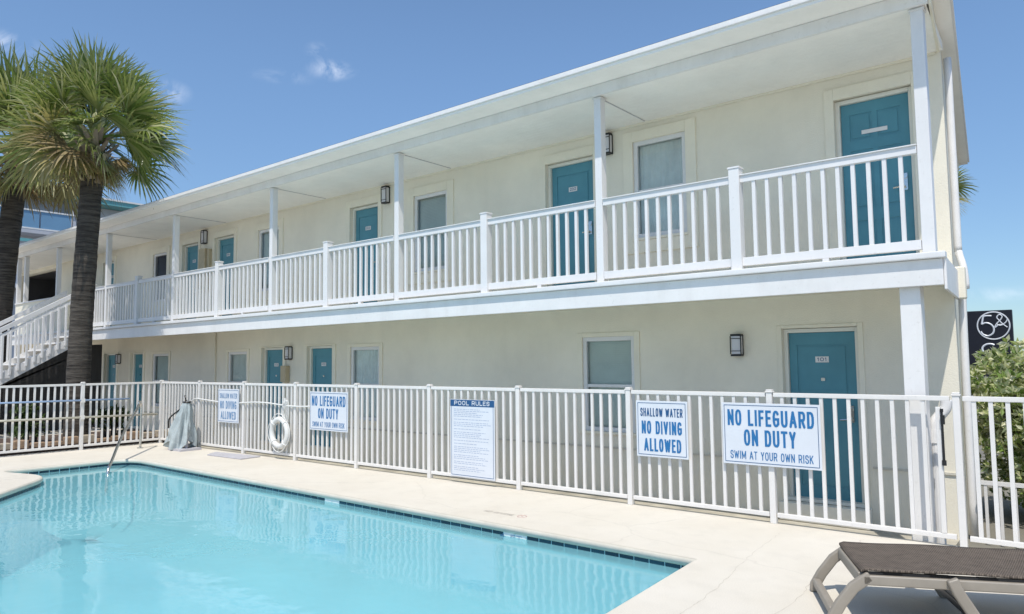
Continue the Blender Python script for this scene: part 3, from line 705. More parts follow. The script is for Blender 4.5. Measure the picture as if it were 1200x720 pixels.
# wall lamps
def lamp(x, z0, z1, label):
    w_ = .066; t = thing('wall_lamp', label, 'lamp', (x, YW, z0), 'wall lamps beside the doors'); y0, y1 = YW - .11, YW - .022
    b = B(); box(b, x - w_ * .9, x + w_ * .9, YW - .021, YW - .001, z0 + .01, z1 - .01); obj('back_plate', b, BLACK, t)
    b = B(); box(b, x - w_ * .85, x + w_ * .85, y0 + .008, y1, z0 + .025, z1 - .025); obj('lamp_glass', b, LAMPG, t, bevel=.006)
    b = B(); box(b, x - w_, x + w_, y0, y1, z1 - .025, z1); box(b, x - w_, x + w_, y0, y1, z0, z0 + .025)
    for zz in (z1 - .062, z0 + .06): box(b, x - w_, x + w_, y0 - .002, y0 + .007, zz, zz + .009)
    for sx in (-1, 1): box(b, x + sx * w_ - .006, x + sx * w_ + .006, y0 - .003, y0 + .008, z0 + .026, z1 - .026)
    obj('cage', b, BLACK, t, bevel=.002)
lamp(1.61, 1.69, 1.965, 'black caged wall lamp left of the nearest ground floor teal door')
lamp(-7.95, 1.74, 2.02, 'black wall lamp above the beige box between two ground floor doors')
lamp(-16.05, 1.71, 1.98, 'small black wall lamp beside a far teal door behind the left palm')
lamp(-.20, 4.58, 4.88, 'black wall lamp hanging behind the white balcony column right of a teal door')
lamp(-4.95, 4.57, 4.89, 'black lamp on the upper wall between a teal door and the blinds window')
lamp(-11.5, 4.55, 4.88, 'black wall lamp over the tan cabinet on the upper floor')

# ------------------------------------------------------------------ balcony railing
rail = thing('balcony_railing', 'white vinyl balcony railing with square pickets along the upper floor', 'railing', (-5, 0, ZF))
ZR = 3.635
posts = PX[:11] + [-14.78]
for i, x in enumerate(posts):
    if i % 2 == 1 or i == 11:
        bm = B(); box(bm, x - .058, x + .058, -.058, .058, ZF + .001, ZR + .075); o = obj('post', bm, VINYL, rail, bevel=.004)
        bm = B(); z = ZR + .075; box(bm, x - .065, x + .065, -.065, .065, z, z + .018)
        vs = [bm.verts.new(p) for p in ((x - .06, -.06, z + .018), (x + .06, -.06, z + .018), (x + .06, .06, z + .018), (x - .06, .06, z + .018), (x, 0, z + .034))]
        for k in range(4): bm.faces.new((vs[k], vs[(k + 1) % 4], vs[4]))
        obj('post_cap', bm, VINYL, o)
for i in range(len(posts) - 1):
    a, b = posts[i + 1], posts[i]
    a += .058; b -= .058
    if b - a < .3:
        n = 3
    bm = B(); box(bm, a, b, -.028, .028, ZR - .085, ZR - .012); box(bm, a, b, -.045, .045, ZR - .012, ZR); obj('top_rail', bm, VINYL, rail, bevel=.003)
    bm = B(); box(bm, a, b, -.028, .028, ZF + .045, ZF + .135); obj('bottom_rail', bm, VINYL, rail, bevel=.003)
    n = max(2, round((b - a + .1) / .1495)); bm = B()
    for k in range(1, n):
        x = a + (b - a) * k / n; box(bm, x - .018, x + .018, -.018, .018, ZF + .135, ZR - .085)
    obj('pickets', bm, VINYL, rail)
    if i in (0, 2, 4, 6, 8):
        bm = B(); x = (a + b) / 2; box(bm, x - .03, x + .03, -.03, .03, ZF + .002, ZF + .044); obj('rail_foot', bm, VINYL, rail)
lw = thing('landing_parapet', 'pale solid parapet between columns at the far left end of the balcony', 'parapet', (-18.5, 0, ZF))
bm = B(); box(bm, -20.3, -16.3, -.04, .06, ZF + .001, 3.52); obj('panel', bm, TRIM, lw)
bm = B(); box(bm, -20.3, -16.28, -.07, .09, 3.521, 3.56); obj('top_board', bm, WHITE, lw)

# ------------------------------------------------------------------ staircase
st = thing('staircase', 'white outdoor staircase with picket rails descending in front of the far balcony end', 'staircase', (-15.5, -2.4, 0))
SL = .60; XN, XF = -14.86, -16.15
def zs(y): return 2.60 + SL * (y + .12)       # nosing line
for x in (XN, XF):
    bm = B(); prism_x(bm, [(-.12, 2.60 - .03), (-.12, 2.60 - .30), (-4.2, zs(-4.2) - .30), (-4.45, -.02), (-4.45, .02), (-4.2, zs(-4.2) - .03)], x - .025, x + .025); obj('stringer', bm, WHITE, st)
    bm = B(); prism_x(bm, [(-.12, 3.66), (-.12, 3.55), (-4.4, 3.55 + SL * (-4.28)), (-4.4, 3.66 + SL * (-4.28))], x - .045, x + .045); obj('hand_rail', bm, VINYL, st)
    bm = B()
    prism_x(bm, [(-.12, 3.50), (-.12, 3.42), (-4.4, 3.42 + SL * (-4.28)), (-4.4, 3.50 + SL * (-4.28))], x - .03, x + .03); obj('upper_rail', bm, VINYL, st)
    bm = B(); y = -.25
    while y > -4.3:
        box(bm, x - .02 + (.047 if x == XN else 0), x + .02 + (.047 if x == XN else 0), y - .02, y + .02, zs(y) - .16, zs(y) + .86); y -= .165
    obj('pickets', bm, VINYL, st)
for k in range(15):
    z = 2.60 - .173 * (k + 1) + .0; y = -.12 - .288 * (k + 1)
    bm = B(); box(bm, XF + .03, XN - .03, y, y + .30, z - .04, z); obj('tread', bm, WHITE, st)
    if z > .12:
        bm = B(); box(bm, XN - .024, XN + .045, y + .02, y + .15, z - .17, z + .015); obj('tread_bracket', bm, WHITE, st)
bm = B(); prism_x(bm, [(.9, -.02), (.9, 2.25), (-.1, 2.20), (-4.1, zs(-4.1) - .36), (-4.1, -.02)], -16.45, -16.38)  # added dark panel standing for the shade beneath the stairs
tag(obj('stair_shade_panel', bm, CHAR, None, (-16.4, -1.5, 0)), 'added near-black panel standing for the shade under the white staircase', 'shade panel')

# ------------------------------------------------------------------ pool fence
XF0 = -10.676; PF = 1.6426
fx = [XF0 + PF * j for j in range(10)] + [XF0 + PF * 9 + 1.72, XF0 + PF * 9 + 3.45]
def fpost(parent, x, y, h=ZFT, s=.030, z0=0):
    bm = B(); box(bm, x - s, x + s, y - s, y + s, z0, h); o = obj('post', bm, FENCEW, parent, bevel=.004)
    bm = B(); box(bm, x - s - .008, x + s + .008, y - s - .008, y + s + .008, h, h + .014); box(bm, x - s - .001, x + s + .001, y - s - .001, y + s + .001, h + .014, h + .03); obj('post_cap', bm, FENCEW, o, bevel=.005)
    return o
ff = thing('pool_fence', 'white aluminium picket pool fence running in front of the motel, carrying signs', 'fence', (-3, YFE, 0))
for j, x in enumerate(fx): fpost(ff, x, YFE, ZFT, .028 if j == 9 else .030)
for j in range(len(fx) - 1):
    a, b = fx[j] + .039, fx[j + 1] - .039
    if j == 8: b -= .01
    if j == 9: a += .01
    bm = B(); box(bm, a, b, YFE - .02, YFE + .02, 1.265, 1.308); obj('top_rail', bm, FENCEW, ff, bevel=.004)
    bm = B(); box(bm, a, b, YFE - .02, YFE + .02, .065, .108); obj('bottom_rail', bm, FENCEW, ff, bevel=.004)
    bm = B(); n = 13 if j < 9 else 14
    for k in range(1, n):
        x = a - .039 + (b - a + .078) * k / n
        if j == 8 and 3.93 < x: continue
        box(bm, x - .0165, x + .0165, YFE - .0125, YFE + .0125, .108, 1.265)
    obj('pickets', bm, FENCEW, ff)
# gate latch side: thin stile with a black latch
bm = B(); box(bm, 3.945, 3.985, YFE - .02, YFE + .02, .109, 1.21); obj('gate_stile', bm, FENCEW, ff, bevel=.004)
bm = B(); box(bm, 3.987, 4.003, YFE - .035, YFE - .015, .74, 1.17); box(bm, 3.985, 4.015, YFE - .045, YFE - .01, 1.06, 1.14); tube(bm, [(3.995, YFE - .025, .70), (3.995, YFE - .025, .745)], .018, 10); tube(bm, [(3.995, YFE - .025, 1.165), (3.995, YFE - .025, 1.195)], .014, 10)
obj('gate_latch', bm, BLACK, ff)
fl = thing('side_fence', 'white picket pool fence along the planter bed at the left side of the pool', 'fence', (XF0, -4, 0))
fy = [YFE - 1.563 * k for k in range(1, 7)]
for y in fy: fpost(fl, XF0, y)
yy = [YFE] + fy
for a, b in zip(yy, yy[1:]):
    a, b = a - .039, b + .039
    bm = B(); box(bm, XF0 - .02, XF0 + .02, b, a, 1.265, 1.308); obj('top_rail', bm, FENCEW, fl, bevel=.004)
    bm = B(); box(bm, XF0 - .02, XF0 + .02, b, a, .065, .108); obj('bottom_rail', bm, FENCEW, fl, bevel=.004)
    bm = B(); n = 13
    for k in range(1, n):
        y = a + (b - a) * k / n; box(bm, XF0 - .0125, XF0 + .0125, y - .0165, y + .0165, .108, 1.265)
    obj('pickets', bm, FENCEW, fl)

# ------------------------------------------------------------------ signs on the fence
def sign(x0, x1, z0, z1, lines, label, border=True, header=None, col=NAVY, tilt=0):
    y = YFE - .052
    t = thing('pool_sign', label, 'sign', ((x0 + x1) / 2, y, z0), 'safety signs on the pool fence')
    b = B(); box(b, x0, x1, y - .005, y, z0, z1); obj('sign_panel', b, SIGNW, t, bevel=.0015, seg=1)
    f = y - .0055; b = B(); w_, h_ = x1 - x0, z1 - z0
    if border:
        g = .022; k = .0055
        for q in ((x0 + g, x1 - g, z0 + g, z0 + g + k), (x0 + g, x1 - g, z1 - g - k, z1 - g), (x0 + g, x0 + g + k, z0 + g + k, z1 - g - k), (x1 - g - k, x1 - g, z0 + g + k, z1 - g - k)):
            box(b, q[0], q[1], f - .0015, f, q[2], q[3])
        obj('border', b, NAVY2, t)
    for s, u0, u1, v0, v1, bold, c in lines:
        b = B(); text_bm(b, s, x0 + w_ * u0, x0 + w_ * u1, z0 + h_ * v0, z0 + h_ * v1, f, bold, .002); obj('lettering', b, c, t)
    return t, f
LIFE = [('NO LIFEGUARD', .06, .94, .63, .89, .145, NAVY), ('ON DUTY', .23, .76, .31, .57, .145, NAVY), ('SWIM AT YOUR OWN RISK', .08, .92, .09, .22, .11, NAVY)]
SHAL = [('SHALLOW WATER', .09, .91, .72, .87, .13, NAVY2), ('NO DIVING', .11, .89, .41, .64, .15, NAVY), ('ALLOWED', .15, .87, .10, .33, .15, NAVY)]
sign(1.975, 2.97, .570, 1.20, LIFE, 'largest nearest white sign reading NO LIFEGUARD ON DUTY in front of the near teal door')
sign(.945, 1.58, .570, 1.195, SHAL, 'white sign reading SHALLOW WATER NO DIVING ALLOWED, left of the nearest lifeguard sign')
sign(-5.27, -4.26, .556, 1.19, LIFE, 'farther NO LIFEGUARD ON DUTY sign hanging right of the white life ring')
FADED = paint('faded_sign_blue', (.16, .28, .46), .5, .05, 3)
sign(-8.23, -7.48, .556, 1.19, [(*q[:6], FADED) for q in SHAL], 'farthest small warning sign on the fence right of the draped pool lift')
t, f = sign(-2.00, -1.185, .085, 1.14, [], 'tall white POOL RULES board with blue header hanging on the fence', True)
bm = B(); box(bm, -1.995, -1.19, f - .001, f, 1.045, 1.135); obj('header_band', bm, NAVY2, t)
for s_, u0, u1 in (('POOL', -1.92, -1.645), ('RULES', -1.59, -1.27)):
    bm = B(); text_bm(bm, s_, u0, u1, 1.062, 1.12, f - .0012, .17, .002); obj('lettering', bm, SIGNW, t)
bm = B(); z = 1.0; rnd = random.Random(3); box(bm, -1.95, -1.23, f - .0006, f - .0001, .15, 1.03, 1)
while z > .17:
    for (a, b_) in ((-1.93, -1.93 + rnd.uniform(.42, .68)),):
        x = a
        while x < b_:
            l_ = rnd.uniform(.02, .07); box(bm, x, min(x + l_, b_), f - .0012, f - .0004, z, z + .0085); x += l_ + .012
    z -= .024 if rnd.random() > .3 else .042
obj('small_print', bm, [GREYTX, SIGNW], t)

# ------------------------------------------------------------------ things along the fence
# life ring hanging beside a post
lr = thing('life_ring', 'white ring buoy with rope hanging on the fence beside a post', 'life ring', (-6.08, YFE - .09, .15))
bm = B(); C0 = Vector((-6.10, YFE - .085, .46)); Rr = .235
bmesh_pts = [C0 + Vector((Rr * math.cos(a), 0, Rr * math.sin(a))) for a in [k * 2 * math.pi / 40 for k in range(40)]]
tube(bm, bmesh_pts, .048, 12, closed=True); obj('ring', bm, RINGW, lr, smooth=True)
for k in range(4):
    bm = B(); a = math.pi / 4 + k * math.pi / 2; c = C0 + Vector((Rr * math.cos(a), 0, Rr * math.sin(a)))
    d = Vector((math.cos(a), 0, math.sin(a))); q = Vector((0, 1, 0))
    tube(bm, [c + (d * math.cos(b) + q * math.sin(b)) * .052 for b in [j * 2 * math.pi / 14 for j in range(14)]], .012, 6, closed=True)
    obj('strap', bm, ROPE, lr)
bm = B(); pts = []
for k in range(33):
    a = k * 2 * math.pi / 32; sag = .035 * abs(math.sin(2 * a)); rr = Rr + .062 + sag
    pts.append(C0 + Vector((rr * math.cos(a + math.pi / 4), -.02, rr * math.sin(a + math.pi / 4))))
tube(bm, pts, .007, 6)
for k in range(3):
    x = -6.02 + .04 * k
    tube(bm, smooth_path([(x, YFE - .05, 1.02), (x - .06, YFE - .07, .82), (x + .03, YFE - .06, .7 - .03 * k), (x + .05, YFE - .05, .9), (x + .01, YFE - .045, 1.03)], 5), .007, 6)
obj('rope', bm, ROPE, lr, smooth=True)
bm = B(); box(bm, -6.02, -5.98, YFE - .06, YFE - .039, .98, 1.06); obj('hook', bm, FENCEW, lr)
# long rope strung along the fence
bm = B(); pts = [(-9.55, YFE - .05, .55), (-9.45, YFE - .05, .80), (-9.15, YFE - .05, .97), (-8.8, YFE - .045, .965)]
for k in range(14): pts.append((-8.4 + k * .24, YFE - .04 - .006 * (k % 2), .945 - .02 * math.sin(k * .7)))
tube(bm, smooth_path(pts, 4), .012, 7); tag(obj('safety_rope', bm, ROPE, None, (-7, YFE, .9), smooth=True), 'white safety rope strung along the fence from the draped lift to the lifeguard sign', 'rope')
# draped pool lift
lift = thing('pool_lift', 'pool lift under a tied grey blue cover standing at the fence corner', 'pool lift', (-8.95, -.5, 0))
bm = B(); n = 84; rows = 34; rings = []
for j in range(rows + 1):
    t_ = j / rows; z = .93 * (1 - t_) + .05 * t_; ring = []
    for k in range(n):
        a = 2 * math.pi * k / n
        base = .03 + .235 * t_ ** .62 + .02 * math.sin(t_ * 9) * (1 - t_)
        fold = 1 + (.20 * math.sin(a * 6 + 3.2 * t_) + .13 * math.sin(a * 11 + 1 - 4 * t_) + .06 * math.sin(a * 19 + 5 * t_)) * min(1, t_ * 1.5 + .15)
        ex = 1.1 + .2 * t_ if math.cos(a) < 0 else .9
        r_ = base * fold
        low = .10 * math.sin(a * 3 + 1) * t_ ** 3
        ring.append(bm.verts.new((-8.86 + r_ * ex * math.cos(a) - .20 * t_, -.47 + r_ * .85 * math.sin(a), z + low + .03)))
    rings.append(ring)
for a, b in zip(rings, rings[1:]):
    for k in range(n): bm.faces.new((a[k], a[(k + 1) % n], b[(k + 1) % n], b[k]))
bm.faces.new(rings[0]); bmesh.ops.recalc_face_normals(bm, faces=bm.faces[:]); obj('cover', bm, TARP, lift, smooth=True)
bm = B(); tube(bm, smooth_path([(-9.36, -.58, .42), (-9.16, -.66, .62), (-8.95, -.58, .78), (-8.86, -.52, .90)], 5), .016, 6)
tube(bm, [(-8.86 + .06 * math.cos(a), -.47 + .06 * math.sin(a), .93) for a in [k * math.pi / 8 for k in range(16)]], .018, 6, closed=True)
tube(bm, smooth_path([(-8.86, -.5, .93), (-8.82, -.52, 1.02), (-8.90, -.5, 1.05), (-8.86, -.48, .94)], 5), .012, 6); obj('strap', bm, BLACK, lift)
bm = B(); box(bm, -9.16, -8.66, -.68, -.26, .001, .04); obj('base', bm, GREYPL, lift)
bm = B(); tube(bm, [(-8.86, -.47, .04), (-8.86, -.47, .96)], .035, 10); obj('mast', bm, GREYPL, lift)
# deck hatch
bm = B(); prism(bm, [(-7.95, -.36), (-6.66, -.22), (-6.62, -.62), (-7.70, -.66)], .001, .022); tag(obj('deck_hatch', bm, GREYPL, None, (-7.2, -.45, 0), bevel=.006), 'flat grey equipment lid lying on the deck by the far fence', 'hatch')
# poles on the side fence
pole_b = paint('blue_pole', (.30, .42, .62), .35, .05, 5); pole_y = paint('weathered_pole', (.52, .50, .42), .4, .15, 5)
bm = B(); tube(bm, [(XF0 + .045, -.80, .97), (XF0 + .045, -5.4, 1.01)], .017, 8); o = tag(obj('skimmer_pole', bm, pole_b, None, (XF0, -3, 1), smooth=True), 'pale blue pool pole hanging along the upper part of the side fence', 'pole')
bm = B(); tube(bm, [(XF0 + .05, -.22, .62), (XF0 + .05, -5.4, .70)], .020, 8); o = tag(obj('rescue_pole', bm, pole_y, None, (XF0, -3, .65), smooth=True), 'weathered pole lying along the lower middle of the side fence', 'pole')
for z in (.985, .655):
    br = thing('pole_hook', 'white bracket on the side fence post holding the %s pole' % ('upper blue' if z > .9 else 'lower weathered'), 'hook', (XF0, fy[0], z))
    bm = B(); box(bm, XF0 + .039, XF0 + .09, fy[0] - .05, fy[0] + .02, z - .05, z - .02); box(bm, XF0 + .075, XF0 + .09, fy[0] - .05, fy[0] + .02, z - .02, z + .03); obj('hook', bm, FENCEW, br)
# stainless handrail at the steps
hr = thing('pool_handrail', 'stainless steel handrail curving from the deck into the pool steps', 'handrail', (-9.6, -1.0, 0))
bm = B()
A_, Bq = Vector((-9.95, -.86, 0)), Vector((-7.55, -2.45, 0))
d = (Bq - A_).normalized(); ln = (Bq - A_).length
path = [A_ + Vector((0, 0, .0)), A_ + Vector((0, 0, .45)), A_ + Vector((0, 0, .78)), A_ + d * .05 + Vector((0, 0, .90)), A_ + d * .22 + Vector((0, 0, .93)), A_ + d * .45 + Vector((0, 0, .80)), A_ + d * (ln * .6) + Vector((0, 0, .42)), A_ + d * (ln * .88) + Vector((0, 0, .06)), A_ + d * (ln * .96) + Vector((0, 0, -.06)), A_ + d * ln + Vector((0, 0, -.42))]
tube(bm, smooth_path(path, 6), .024, 12); obj('tube', bm, STEEL, hr, smooth=True)
bm = B(); tube(bm, [A_ + Vector((0, 0, .001)), A_ + Vector((0, 0, .02))], .06, 16); obj('flange', bm, STEEL, hr)
# drain elbow on the lower column
dp = thing('drain_pipe', 'white plastic drain pipe with elbow behind the gate latch', 'pipe', (3.90, .22, 0))
bm = B(); tube(bm, [(3.88, .20, -.22), (3.88, .20, .95)], .045, 12); tube(bm, [(3.88, .20, .86), (3.88, .20, .98)], .056, 12); obj('riser', bm, WHITE, dp, smooth=False)
bm = B(); tube(bm, smooth_path([(3.88, .20, .97), (3.885, .2, 1.05), (3.93, .21, 1.12), (3.97, .22, 1.18), (3.98, .22, 1.26)], 4), .050, 12); obj('elbow', bm, WHITE, dp, smooth=True)

# ------------------------------------------------------------------ lounger
lg = thing('sun_lounger', 'taupe resin sun lounger with dark woven sling on the pool deck', 'sun lounger', (3.78, -2.33, 0))
O0 = Vector((3.78, -2.33, 0)); EX = Vector((.903, .43, 0)).normalized(); EY = Vector((.43, -.903, 0)).normalized()
EY = (EY - EX * EY.dot(EX)).normalized()
def lp(x, l_, z): return O0 + EX * x + EY * l_ + Vector((0, 0, z))
for s in (-1, 1):
    nm = 'side_rail'
    bm = B(); beam(bm, [lp(-.02, s * .335, .285), lp(1.95, s * .335, .285)], .045, .062, EY); obj(nm, bm, LFRAME, lg, bevel=.01)
    bm = B(); beam(bm, [lp(.03, s * .335, .31), lp(-.07, s * .335, .235), lp(-.15, s * .335, .13), lp(-.195, s * .335, .05), lp(-.20, s * .335, .0)], .045, .068, EY); obj('leg', bm, LFRAME, lg, bevel=.012)
    for x0 in (.47, 1.45):
        bm = B(); beam(bm, [lp(x0, s * .372, .325), lp(x0 + .03, s * .372, .25), lp(x0 + .12, s * .372, .10), lp(x0 + .18, s * .372, 0)], .045, .066, EY); obj('leg', bm, LFRAME, lg, bevel=.012)
    bm = B()
    for x0 in (.10, .36, .62, .95, 1.25): beam(bm, [lp(x0, s * .32, .325), lp(x0 + .11, s * .32, .325)], .03, .012, EY)
    obj('sling_bracket', bm, BLACK, lg)
bm = B(); beam(bm, [lp(-.015, -.312, .285), lp(-.015, .312, .285)], .05, .075, EX); obj('end_rail', bm, LFRAME, lg, bevel=.01)
bm = B(); beam(bm, [lp(-.19, -.31, .075), lp(-.19, .31, .075)], .05, .05, EX); obj('stretcher', bm, LFRAME, lg, bevel=.01)
bm = B(); beam(bm, [lp(.60, -.35, .09), lp(.60, .35, .09)], .05, .05, EX); obj('stretcher', bm, BLACK, lg, bevel=.01)  # crossbar coloured black for the shade beneath the lounger
bm = B(); beam(bm, [lp(.005, -.335, .318), lp(.005, .335, .318)], .03, .03, EX)  # black strips put in for the shade under the sling's edges
for s in (-1, 1): beam(bm, [lp(.02, s * .325, .322), lp(1.16, s * .325, .322)], .02, .02, EY)
obj('sling_shade_strips', bm, BLACK, lg)
bm = B(); NX, NY = 40, 14; g = []
for i in range(NX + 1):
    x = -.025 + 1.20 * i / NX; row = []
    for j in range(NY + 1):
        l_ = -.345 + .69 * j / NY; u = 2 * j / NY - 1
        z = .356 - .010 * (1 - u * u) - .003 * math.sin(x * 9)
        if i == 0: z -= .012
        row.append(bm.verts.new(lp(x, l_, z)))
    g.append(row)
for i in range(NX):
    for j in range(NY): bm.faces.new((g[i][j], g[i + 1][j], g[i + 1][j + 1], g[i][j + 1]))
r_ = bmesh.ops.extrude_face_region(bm, geom=bm.faces[:]); bmesh.ops.translate(bm, vec=(0, 0, -.014), verts=[v for v in r_['geom'] if isinstance(v, bmesh.types.BMVert)])
bmesh.ops.recalc_face_normals(bm, faces=bm.faces[:]); obj('seat_sling', bm, SLING, lg, smooth=True)
bm = B()
bk = [lp(1.19, 0, .345), lp(1.95, 0, .62)]
beam(bm, bk, .69, .016, EY); obj('backrest_sling', bm, SLING, lg)
for s in (-1, 1):
    bm = B(); beam(bm, [lp(1.17, s * .33, .33), lp(1.98, s * .33, .62)], .04, .035, EY); obj('backrest_frame', bm, LFRAME, lg, bevel=.008)

# ------------------------------------------------------------------ palms
def fan_leaf(bm, o, d, size, n, rnd, span=R(125), droop=.5, roll=0, mi=0, pet=.75, pmi=0):
    """one costapalmate leaf: petiole then blades spread as a folded fan; all drooping with gravity"""
    d = d.normalized(); side = d.cross(Vector((0, 0, 1)))
    if side.length < .05: side = Vector((1, 0, 0))
    side.normalize(); up = side.cross(d).normalized()
    side = side * math.cos(roll) + up * math.sin(roll); up = side.cross(d).normalized()
    L_ = size * pet; w0 = .022
    p1 = o + d * L_ * .5 + Vector((0, 0, -.03 * droop)); p2 = o + d * L_ + Vector((0, 0, -.16 * droop * L_))
    prev = None
    for p, ww in ((o, .035), (p1, w0), (p2, w0 * .7)):
        cur = [bm.verts.new(p - side * ww), bm.verts.new(p + side * ww)]
        if prev: f = bm.faces.new((prev[0], prev[1], cur[1], cur[0])); f.material_index = pmi
        prev = cur
    d2 = (p2 - p1).normalized()
    for k in range(n):
        u = -1 + 2 * (k + .5) / n; a = u * span
        bl = size * (.98 - .36 * abs(u) ** 1.6) * rnd.uniform(.86, 1.08)
        bd = (d2 * math.cos(a) + side * math.sin(a) + up * (.16 * abs(math.sin(a)) + (.10 if k % 2 else -.02))).normalized()
        perp = bd.cross(up).normalized(); wd = bl * .024 + .004
        start = p2 - d2 * (.16 * size * (1 - abs(u)))
        pts = []
        q = start.copy(); dd = bd.copy(); ns = 4
        for i in range(ns + 1):
            pts.append(q.copy()); g_ = droop * (i / ns) ** 1.5 * rnd.uniform(.6, 1.25)
            dd = (dd + Vector((0, 0, -g_ * .85))).normalized(); q = q + dd * bl / ns
        ws = [.55, 1.0, .85, .5, .04]; prev = None
        for p, w_ in zip(pts, ws):
            cur = [bm.verts.new(p - perp * wd * w_), bm.verts.new(p + perp * wd * w_)]
            if prev: f = bm.faces.new((prev[0], prev[1], cur[1], cur[0])); f.material_index = mi
            prev = cur
def palm(base, lean, h, r0, r1, size, label, seed, nleaf=50, skirt=16, loc=None):
    rnd = random.Random(seed); t = thing('palm_tree', label, 'palm tree', base, 'palm trees by the motel')
    b = Vector(base); top = b + Vector((lean[0], lean[1], h)); bm = B(); pts = []; rs = []
    nseg = 60
    for i in range(nseg + 1):
        u = i / nseg; p = b.lerp(top, u) + Vector((lean[0], lean[1], 0)) * (-.25 * math.sin(math.pi * u))
        pts.append(p); rr = r0 + (r1 - r0) * u + .10 * r0 * math.exp(-u * 14)
        rs.append(rr * (1 + .025 * (i % 2) + rnd.uniform(-.02, .02)))
    tube(bm, pts, rs, 20); obj('trunk', bm, TRUNK, t, smooth=True)
    # old leaf bases (boots) round the head of the trunk
    bm = B()
    for k in range(60):
        a = k * 2.399; zz = -.75 + 1.0 * k / 60
        o = top + Vector((math.cos(a) * r1 * .9, math.sin(a) * r1 * .9, zz)); d = Vector((math.cos(a) * .8, math.sin(a) * .8, rnd.uniform(.5, 1.1))).normalized()
        s = d.cross(Vector((0, 0, 1))).normalized(); ln = rnd.uniform(.22, .42)
        n_ = s.cross(d)
        v = [bm.verts.new(q) for q in (o - s * .07, o + s * .07, o + d * ln + s * .035, o + d * ln - s * .035, o - s * .06 - n_ * .03, o + s * .06 - n_ * .03)]
        bm.faces.new(v[:4]); bm.faces.new((v[4], v[5], v[2], v[3]))
    obj('leaf_bases', bm, BOOT, t)
    bm = B(); hd = top + Vector((0, 0, .22))
    for k in range(nleaf):
        u = (k + .5) / nleaf; a = k * 2.399963 + rnd.uniform(-.3, .3)
        el = R(78) - R(108) * u ** .98 + rnd.uniform(-.14, .14)
        d = Vector((math.cos(a) * math.cos(el), math.sin(a) * math.cos(el), math.sin(el)))
        sz = size * rnd.uniform(.88, 1.1)
        old = u > .70 and rnd.random() < .55
        fan_leaf(bm, hd + d * r1 * .4, d, sz, 40, rnd, droop=.26 + .50 * u + rnd.uniform(-.08, .16), roll=rnd.uniform(-1.2, 1.2), mi=(2 if rnd.random() < .4 else 1) if old else 0, pet=1.0 - .15 * u)
    obj('crown', bm, [PALMG, PALMY, PALMB], t)
    bm = B()
    for k in range(skirt):
        a = k * 2.399963 + .7; el = -R(22) - R(38) * rnd.random()
        d = Vector((math.cos(a) * math.cos(el), math.sin(a) * math.cos(el), math.sin(el)))
        fan_leaf(bm, top + Vector((0, 0, .02)) + d * r1 * .6, d, size * rnd.uniform(.5, .75), 26, rnd, span=R(75), droop=.75, roll=rnd.uniform(-.6, .6), mi=0 if rnd.random() < .6 else 1, pet=.6)
    obj('dead_fronds', bm, [PALMB, PALMY], t)
    return t
palm((-11.45, -1.50, -.26), (.22, .10, 0), 6.50, .225, .20, 1.10, 'palm with straight dark trunk standing just behind the side fence, full round crown', 11, 58)
palm((-17.6, -1.25, -.26), (1.0, .05, 0), 7.25, .27, .24, 1.42, 'leaning palm cut by the left picture edge, trunk ringed and paler', 23)
palm((1.75, 12.3, -.26), (.2, 0, 0), 5.55, .18, .15, .62, 'palm whose frond tips show behind the right end of the roof', 31, 30, 6)

# ------------------------------------------------------------------ planter bed behind the side fence
bm = B(); n = 14
box(bm, -13.6, -11.0, -7, .55, -.255, .10); struct('planter_bed', bm, SOIL)
rnd = random.Random(5)
for k in range(22):
    y = .4 - k * .30; x = -11.12 + rnd.uniform(-.03, .03); h = rnd.uniform(.16, .26)
    bm = B(); box(bm, x - .07, x + .07, y - .125, y + .125, -.255, h)
    o = obj('edging_block', bm, BRICK if rnd.random() < .65 else BRICK2, None, (x, y, 0), bevel=.015)
    tag(o, 'rough terracotta edging block of the planter row behind the side fence', 'block', 'edging blocks of the planter bed')
def leaf(bm, p, d, ln, wd, rnd, mi=0):
    s = d.cross(Vector((rnd.uniform(-1, 1), rnd.uniform(-1, 1), rnd.uniform(-1, 1))))
    if s.length < .05: return
    s.normalize(); nn = s.cross(d) * wd * .35
    v = [bm.verts.new(q) for q in (p, p + d * ln * .45 + s * wd + nn, p + d * ln, p + d * ln * .45 - s * wd + nn)]
    m_ = bm.verts.new(p + d * ln * .5)
    for a, b in ((0, 1), (1, 2), (2, 3), (3, 0)): bm.faces.new((v[a], v[b], m_)).material_index = mi
